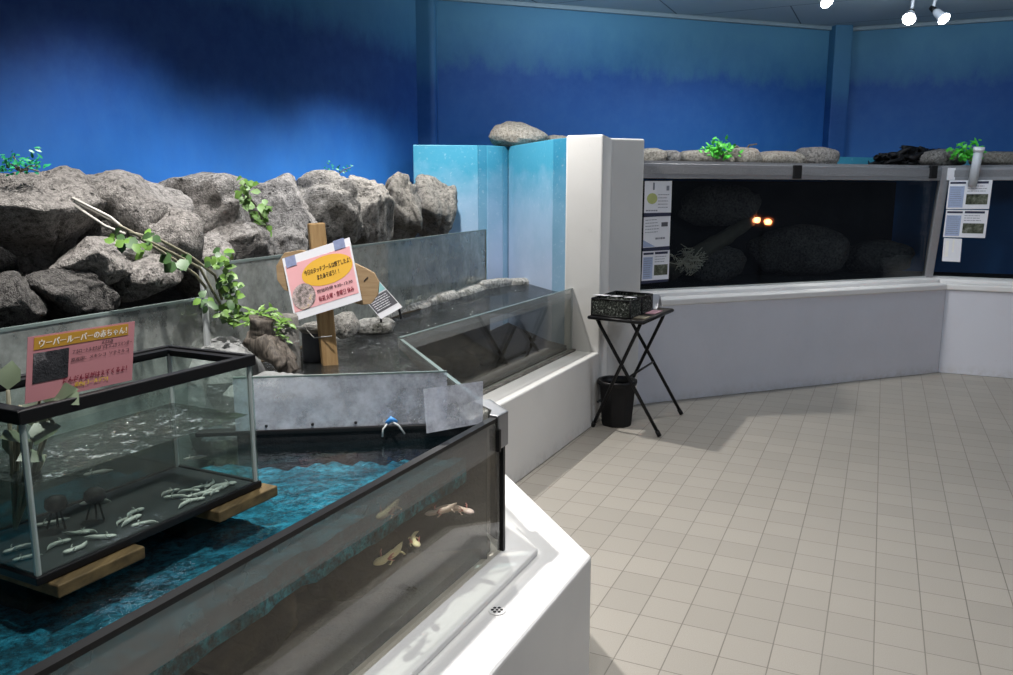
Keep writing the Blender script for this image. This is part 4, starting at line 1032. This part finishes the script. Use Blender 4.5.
# things inside the far tank
lg = lambda u, v, d_: on_plane(u, v, n3, o3 - G3 - d_)
o_ = wob([lg(668, 274, .35), lg(700, 252, .4), lg(728, 236, .45), lg(752, 220, .5)], [.07, .065, .06, .045], 3, 14)
tag(o_.build('log', plain('sunken_log', (.09, .085, .065), .8, 0, .4, 12), smooth=True), 'sunken log slanting up inside the far aquarium', 'log')
random.seed(3); k = MB(); c = lg(690, 264, .22)
for i in range(90):
    a_ = c + Vector((random.gauss(0, .055), random.gauss(0, .04), random.gauss(0, .035)))
    k.tube([a_, a_ + Vector((random.uniform(-.05, .05), random.uniform(-.03, .03), random.uniform(-.03, .06))), a_ + Vector((random.uniform(-.07, .07), random.uniform(-.04, .04), random.uniform(-.05, .09)))], .0035, 4)
tag(k.build('root_clump', plain('pale_roots', (.5, .47, .38), .8)), 'pale tangled root clump at the lower left of the far aquarium', 'roots', kind='stuff')
for (u, v, d_, sz, sd, lb) in ((715, 268, .5, (.5, .35, .3), 101, 'dark stone behind root clump inside the far aquarium'), (800, 240, .6, (.9, .4, .45), 102, 'large dim rock in the middle of the far aquarium'), (880, 258, .55, (.6, .4, .3), 103, 'dim rock at the right end inside the far aquarium'), (720, 205, .65, (.7, .3, .35), 104, 'dim rock arch high at the left of the far aquarium')):
    p = lg(u, v, d_); rock('stone', (p.x, p.y, p.z - sz[2] / 2 if sd == 104 else ZR + .02), sz, M['rock_dark'], sd, boxy=.8, sub=4, label=lb, cat='rock')

# planted deck on top of the far tanks, rocks and greenery
dk0, dk1 = bk(Gl, o3 - G3 - .3), isect(n3, o3 - G3 - .3, n4, o4 - G3 - .3)
dkR = R4 - n4 * (G3 + .3)
struct(MB().prism([dk0[:2], dk1[:2], dkR[:2], (bkR - n4 * .1)[:2], (corner_right + Vector((.0, -.05, 0)))[:2], (corner_back + dB * 1.3 + Vector((0, -.05, 0)))[:2]], ZT0 + .05, ZT1 + .0).build('trim_12', M['rock_dark']), 'ledge on top of the far tanks')
blu = [bk(Gl, o3 - 1.0), isect(n3, o3 - 1.0, n4, o4 - .95), R4 - n4 * .95]
struct(MB().wall(blu[0], blu[1], ZT1, 1.785, .03).build('trim_13', M['board']), 'pale blue board behind the stones of the far tank')
struct(MB().wall(blu[1], blu[2], ZT1, 1.785, .03).build('trim_14', M['board']), 'pale blue board behind the stones of the right tank')
def top_rock(u0, u1, vt, nn, off, mat, sd, lb, depth=.3, boxy=.6):
    um = (u0 + u1) / 2; c = on_plane(um, 165, nn, off); a = at_y(u0, 165, c.y); b = at_y(u1, vt - 3, c.y)
    rock('stone', (c.x, c.y, ZT1), (b.x - a.x, depth, b.z - ZT1), mat, sd, rz=math.atan2(d3.y, d3.x) if nn is n3 else 0, boxy=boxy, rough=.13, sub=4, label=lb, cat='rock', group='stones on top of the far tanks')
of = o3 - .75
for (u0, u1, vt, m, sd, lb) in ((634, 664, 151, 'rock_tan', 111, 'tan stone on the far tank top beside the white pillar'), (655, 677, 153, 'rock', 112, 'small grey stone second from the pillar on far tank top'), (670, 736, 153, 'rock_tan', 113, 'long flat tan stone left of the green sprig'),
                                (726, 758, 150, 'rock_tan', 114, 'brown stone with twig just right of the green sprig'), (750, 806, 154, 'rock_tan', 115, 'long flat tan stone in the middle of the far tank top'), (796, 836, 150, 'rock', 116, 'rounded grey stone before the gap on the far tank top')):
    top_rock(u0, u1, vt, n3, of, M[m], sd, lb)
top_rock(914, 968, 152, n3, o3 - .42, M['rock'], 117, 'grey stone below the black driftwood tangle', .3, .7)
top_rock(970, 1040, 154, n4, o4 - .6, M['rock_tan'], 118, 'tan stone at the right edge behind the white pipe')
# black tangled wood
t = thing('driftwood', 'black tangled driftwood on top of the far tank at right', 'driftwood', on_plane(905, 166, n3, o3 - .55)); t['label'] = 'black tangled driftwood on top of the far tank at right'
random.seed(9); k = MB()
for i in range(60):
    u = random.uniform(882, 948); hgt = 146 + 14 * abs((u - 918) / 40) ** 1.4
    p = [on_plane(u + random.uniform(-12, 12) + (x_ - 1.5) * random.uniform(-9, 9), random.uniform(hgt, 167), n3, o3 - .55 + random.uniform(-.12, .12)) for x_ in range(4)]
    r_ = random.uniform(.5, 1.1); o_ = wob(p, [.02 * r_, .026 * r_, .018 * r_, .006], i, 7, 4); k.add(o_.v, o_.f)
k.build('wood', M['black_matt'], t, True)
def far_sprig(u, v, nn, off, lb, seed):
    c = on_plane(u, v, nn, off); sprig(0, 0, 0, (.06, .08), 70, M['leaf_neon'], lb, seed, (.03, .05), True, .6, pos=c)
far_sprig(718, 158, n3, o3 - .62, 'bright green artificial sprig on the middle of the far tank top', 41)
far_sprig(966, 160, n4, o4 - .28, 'bright green artificial sprig by the white pipe at the right', 42)
k = MB(); p0 = on_plane(744, 153, n3, o3 - .7)
k.tube([p0, p0 + Vector((-.06, 0, .05)), p0 + Vector((-.12, 0, .04))], [.014, .012, .008], 7); k.tube([p0, p0 + Vector((.04, 0, .06)), p0 + Vector((.1, 0, .07))], [.012, .008, .006], 7)
tag(k.build('twig', M['drift'], smooth=True), 'small dark twig on the brown stone beside green sprig', 'twig')
# white pipe
p0, p1 = on_plane(979, 149, n4, o4 - .12), on_plane(972, 186, n4, o4 - .15)
t = thing('pipe', 'short white pipe leaning over the right tank rail', 'pipe', p1)
k = MB(); k.tube([p1, p0], .034, 14); k.build('tube', M['pipe'], t, True)
k = MB(); k.tube([p0 - (p0 - p1).normalized() * .02, p0 + (p0 - p1).normalized() * .015], .041, 14); k.build('collar', M['paper'], t, True)

# info placards on the glass
def placard(corners, nn, off, lb, kind, seed):
    q = [on_plane(u, v, nn, off) for u, v in corners]   # bl, br, tr, tl
    s_ = Sheet(q[0], q[1] - q[0], ((q[3] - q[0]) + (q[2] - q[1])) / 2)
    t = thing('info_placard', lb, 'sign', q[0])
    s_.rect(MB(), 0, 0, 1, 1, 0).build('sheet', M['paper'], t)
    if kind == 'lime':
        s_.oval(MB(), .28, .45, .19, .17, .002).build('lime_shape', M['print_lime'], t)
        k = MB(); s_.lines(k, .5, .12, .92, .62, 5, .002, seed, .22); s_.lines(k, .06, .02, .5, .12, 1, .002, seed, .4); k.build('text_lines', M['print_grey'], t)
        k = MB(); s_.rect(k, .3, .72, .36, .95, .002); s_.rect(k, .8, .7, .9, .85, .002); k.build('marks', M['print_grey'], t)
    elif kind == 'pale':
        s_.rect(MB(), .66, .66, .9, .8, .002).build('photo_print', M['slate_print'], t)
        k = MB(); s_.lines(k, .06, .45, .6, .95, 5, .002, seed, .22); s_.lines(k, .45, .22, .92, .34, 1, .002, seed, .5); k.build('text_lines', M['print_grey'], t)
        k = MB(); k.add([s_.p(0, .02, .0015), s_.p(.45, .02, .0015), s_.p(0, .26, .0015)], [(0, 1, 2)]); k.build('blue_corner', M['print_blue'], t)
    elif kind == 'fish':
        s_.rect(MB(), .44, .16, .94, .52, .002).build('photo_print', M['photo_fish'], t)
        s_.rect(MB(), .03, .05, .38, .8, .0012).build('blue_panel', M['print_blue'], t)
        k = MB(); s_.rect(k, .03, .88, .4, .95, .002); s_.rect(k, .45, .88, .92, .96, .002); k.build('title_bars', M['navy'], t)
        k = MB(); s_.lines(k, .06, .1, .36, .78, 9, .002, seed, .25); k.build('text_lines', M['print_grey'], t)
        k = MB(); s_.lines(k, .45, .58, .9, .84, 3, .002, seed + 1, .25); k.build('text_lines', M['print_grey'], t)
    elif kind == 'plastic':
        k = MB(); s_.rect(k, .1, .2, .3, .9, .002); s_.rect(k, .5, .4, .6, .95, .002); k.build('glints', M['ink_white'], t)  # white bars paint the shine on the plastic
    return t
go = o3 - G3 + .02
placard([(644, 213), (671, 212.5), (672, 181), (645, 181)], n3, go, 'top placard with lime shape on far tank glass, beside the pillar', 'lime', 1)
placard([(643, 248), (669.5, 246), (670.5, 216), (644, 217)], n3, go, 'middle placard with pale blue corner on far tank glass, beside pillar', 'pale', 2)
placard([(641.5, 281), (668.5, 279), (669.5, 250), (643, 251.5)], n3, go, 'lower placard with fish photo on far tank glass, beside pillar', 'fish', 3)
k = MB()
for c4 in ([(644, 217), (670.5, 216), (671, 212.5), (644, 213)], [(643, 251.5), (669.5, 250), (669.5, 246), (643, 248)], [(641, 284), (668, 281.5), (668.5, 279), (641.5, 281)]):
    k.slab([on_plane(u, v, n3, go + .001) for u, v in c4], .002)
tag(k.build('placard_strip', M['navy']), 'dark navy strips between the three placards beside the pillar', 'strip')
go4 = o4 - G3 + .075
placard([(946, 209), (989, 209), (992, 180.5), (950, 180)], n4, go4, 'upper glossy placard with fish photo, right of the corner post', 'fish', 4)
placard([(943, 237), (985, 238), (989, 210), (946, 210)], n4, go4, 'lower glossy placard with fish photo, right of the corner post', 'fish', 5)
placard([(942, 261), (960, 262), (962, 239), (944, 238)], n4, go4, 'small blank plastic card under the glossy placards', 'plastic', 6)

# ------------------------------------------------------------------ tray table
ft = [at_z(593, 427, 0), at_z(659, 437, 0), at_z(681, 415, 0)]; ft.append(ft[0] + ft[2] - ft[1])
zt = .735
tp = [at_z(589, 316, zt), at_z(643, 321.5, zt), at_z(672.5, 309, zt)]; tp.append(tp[0] + tp[2] - tp[1])
cen = (tp[0] + tp[2]) / 2
t = thing('tray_table', 'black folding tray table with crossed legs beside the white pillar', 'table', (cen.x, cen.y, 0))
k = MB(); k.hexa([p - Vector((0, 0, .018)) for p in tp] + tp); k.build('tabletop', plain('dark_tabletop', (.035, .028, .022), .35), t, bevel=.004)
k = MB()
for i in range(4):
    a, b = tp[i], tp[(i + 1) % 4]; k.tube([a - Vector((0, 0, .008)), b - Vector((0, 0, .008))], .011, 8)
k.build('tabletop_edge', M['black'], t, True)
e1 = (tp[1] - tp[0]); e2 = (tp[2] - tp[1])
hi = [tp[0] + e1 * .12 + e2 * .06, tp[1] - e1 * .08 + e2 * .06, tp[2] - e1 * .1 - e2 * .1, tp[3] + e1 * .12 - e2 * .1]
hi = [p - Vector((0, 0, .02)) for p in hi]
for a, b in ((hi[0], ft[1]), (hi[1], ft[0]), (hi[3], ft[2]), (hi[2], ft[3])):
    b = b + Vector((0, 0, .012)); d = (b - a)
    lg_ = MB().tube([a, a + d * .06 + Vector((0, 0, -.005)), a + d * .5, b], .011, 10).build('leg', M['black'], t, True)
    MB().tube([b - d.normalized() * .03, b + d.normalized() * .006], .014, 10).build('foot_cap', M['black_matt'], lg_, True)
k = MB(); m1 = ft[1] + Vector((0, 0, .012)); m2 = ft[2] + Vector((0, 0, .012))
k.tube([(hi[0]).lerp(m1, .5), (hi[3]).lerp(m2, .5)], .007, 8); k.tube([ft[0] + Vector((0, 0, .10)) + (hi[1] - ft[0]) * .1, ft[3] + Vector((0, 0, .10)) + (hi[2] - ft[3]) * .1], .007, 8)
k.build('cross_bar', M['black'], t, True)
# wire baskets
u1, u2 = e1.normalized(), e2.normalized()
def basket(o, w_, d_, h_, lb):
    t = thing('basket', lb, 'basket', o)
    q = [o, o + u1 * w_, o + u1 * w_ + u2 * d_, o + u2 * d_]
    k = MB()
    for i in range(4): k.wall(q[i], q[(i + 1) % 4], o.z + .004, o.z + h_, .003)
    k.prism([p[:2] for p in q], o.z + .001, o.z + .005); k.build('mesh_sides', M['basket'], t)
    k = MB()
    for z in (.006, h_):
        for i in range(4): k.tube([q[i] + Vector((0, 0, z)), q[(i + 1) % 4] + Vector((0, 0, z))], .005, 6)
    for i in range(4): k.tube([q[i] + Vector((0, 0, .004)), q[i] + Vector((0, 0, h_))], .005, 6)
    k.build('frame', M['black'], t, True)
    k = MB(); k.prism([(p + (cen_ - p) * .06)[:2] for p in q for cen_ in [(q[0] + q[2]) / 2]], o.z + .006, o.z + h_ * .8); k.build('contents', dirtyrock_mat('flecked_contents', [(.42, (.02, .024, .02)), (.56, (.06, .07, .06)), (.64, (.45, .47, .42))], 75), t)
    return q
o_ = tp[0] + e1 * .02 + e2 * .04; h_ = .105
qa = basket(o_, e1.length * .72, e2.length * .34, h_, 'black wire basket at the front of the tray table')
o2_ = o_ + u2 * (e2.length * .36)
qb = basket(o2_, e1.length * .72, e2.length * .34, h_, 'black wire basket behind the front one on the tray table')
for i, (fx, fy, lb) in enumerate(((.08, .6, 'white card lying over the left side of the front basket'), (.46, .62, 'white card lying in the middle of the front basket'), (.82, .62, 'white card lying at the right of the front basket'))):
    c = o_ + u1 * e1.length * .72 * fx + u2 * e2.length * .34 * fy + Vector((0, 0, h_ + .008))
    tag(MB().box(c, (.085 if i == 0 else .048, .075, .003), u1, Vector((.05, .05, 1))).build('card', M['paper'], bevel=.001), lb, 'card', 'white cards on the baskets')
zz = zt + .001
def flat(name, u, v, w_, d_, mat, lb, hgt=.003):
    p = at_z(u, v, zz); return tag(MB().box(p + Vector((0, 0, hgt / 2)), (w_, d_, hgt), u2).build(name, mat), lb, 'paper')
flat('leaflet', 650, 312, .16, .11, M['card_pink'], 'pink leaflet lying on the tray table right side')
flat('leaflet', 634, 317, .10, .17, plain('tan_leaflet', (.3, .27, .2), .5, 0, .5, 50), 'tan printed leaflet at the front edge of the tray table')
p = at_z(652, 307, zz); t = thing('tent_card', 'white folded tent card standing on the tray table', 'card', p)
k = MB(); k.slab([p - u1 * .055 - u2 * .055, p + u1 * .055 - u2 * .055, p + u1 * .055 + Vector((0, 0, .085)), p - u1 * .055 + Vector((0, 0, .085))], .002); k.build('front_leaf', M['paper'], t)
k = MB(); k.slab([p + u1 * .055 + u2 * .055, p - u1 * .055 + u2 * .055, p - u1 * .055 + Vector((0, 0, .085)), p + u1 * .055 + Vector((0, 0, .085))], .002); k.build('rear_leaf', M['paper'], t)
# waste bin
bc = Vector((.705, 5.03, 0))
t = thing('waste_bin', 'black waste bin on the floor under the tray table', 'bin', bc)
k = MB(); k.lathe(bc, [(.092, .0), (.099, .01), (.122, .29), (.118, .29), (.097, .02)], 8, .35, cap=False); k.lathe(bc, [(.09, .0), (.09, .012)], 6, .35); k.build('bin_body', M['black_matt'], t, bevel=.012)
k = MB(); k.lathe(bc + Vector((0, 0, .285)), [(.124, -.02), (.128, -.004), (.126, .010), (.112, .008), (.106, -.03)], 18, .35, cap=False)
for v in k.v: v += noise.noise_vector(v * 40) * .005
k.build('bin_liner', M['black'], t, True)

# ------------------------------------------------------------------ ceiling spotlights
def spot(u, v, z, aim, lb):
    p = at_z(u, v, z); t = thing('spotlight', lb, 'spotlight', p, None)
    d = (Vector(aim) - p).normalized(); b_ = p - d * .11
    k = MB(); k.tube([b_, b_ + d * .02, p - d * .03, p], [.022, .03, .035, .051], 20); k.build('lamp_head', M['lamp_body'], t, True)
    k = MB(); k.tube([b_ - d * .05, b_], [.02, .024], 16); k.build('socket', M['black'], t, True)
    k = MB(); k.tube([p - d * .002, p + d * .006, p + d * .012], [.047, .042, .026], 20); k.build('lens', M['bulb'], t, True)
    top_ = Vector((b_.x, b_.y, ZC)) + Vector((.01, 0, 0))
    k = MB(); k.tube([b_ - d * .03, (b_ - d * .05).lerp(top_, .5), top_], .013, 10); k.build('arm', M['lamp_body'], t, True)
    k = MB(); k.lathe(top_ - Vector((0, 0, .03)), [(.05, 0), (.055, .01), (.055, .03)], 20); k.build('ceiling_mount', M['lamp_body'], t, True)
    return p, d
spot(909, 19, 2.76, (1.2, 3.4, .4), 'lit white ceiling spotlight at left of the close pair, top right')
spot(944, 19, 2.76, (4.2, 4.4, .8), 'lit white ceiling spotlight at right of the close pair, top right')
spot(827, 2, 2.80, (3.2, 3.6, .5), 'lit white ceiling spotlight alone at the top edge')

# twin warm lamp on a stand across the room, mirrored in the far tank glass
G_ = on_plane(763, 221, n3, o3 - G3 + .008); d_ = ray(763, 221).normalized(); r_ = d_ - 2 * d_.dot(n3) * n3
lp_ = G_ + r_ * 3.4; sd_ = Vector((-r_.y, r_.x, 0)).normalized()
t = thing('floor_lamp', 'twin warm lamp on a stand, mirrored as two orange glows in far glass', 'lamp', (lp_.x, lp_.y, 0))
k = MB(); k.lathe(Vector((lp_.x, lp_.y, 0)), [(.16, 0), (.16, .02), (.03, .035)], 24); k.build('base', M['black'], t)
k = MB(); k.tube([Vector((lp_.x, lp_.y, .03)), lp_ + r_ * .12], .014, 10); k.tube([lp_ + r_ * .12 - sd_ * .1, lp_ + r_ * .12 + sd_ * .1], .012, 10); k.build('pole', M['black'], t)
for s_ in (-1, 1):
    c = lp_ + sd_ * .062 * s_ + Vector((0, 0, -.01 * s_))
    k = MB(); k.tube([c + r_ * .10, c + r_ * .05, c - r_ * .03], [.02, .045, .058], 16, cap=False); h_ = k.build('shade', plain('copper_shade', (.4, .09, .03), .4, .6), t, True)
    bm_ = bmesh.new(); bmesh.ops.create_icosphere(bm_, subdivisions=2, radius=.036)
    k = MB(); k.add([v.co + c for v in bm_.verts], [tuple(v.index for v in f.verts) for f in bm_.faces]); bm_.free(); k.build('bulb', M['bulb_warm'], t, True)
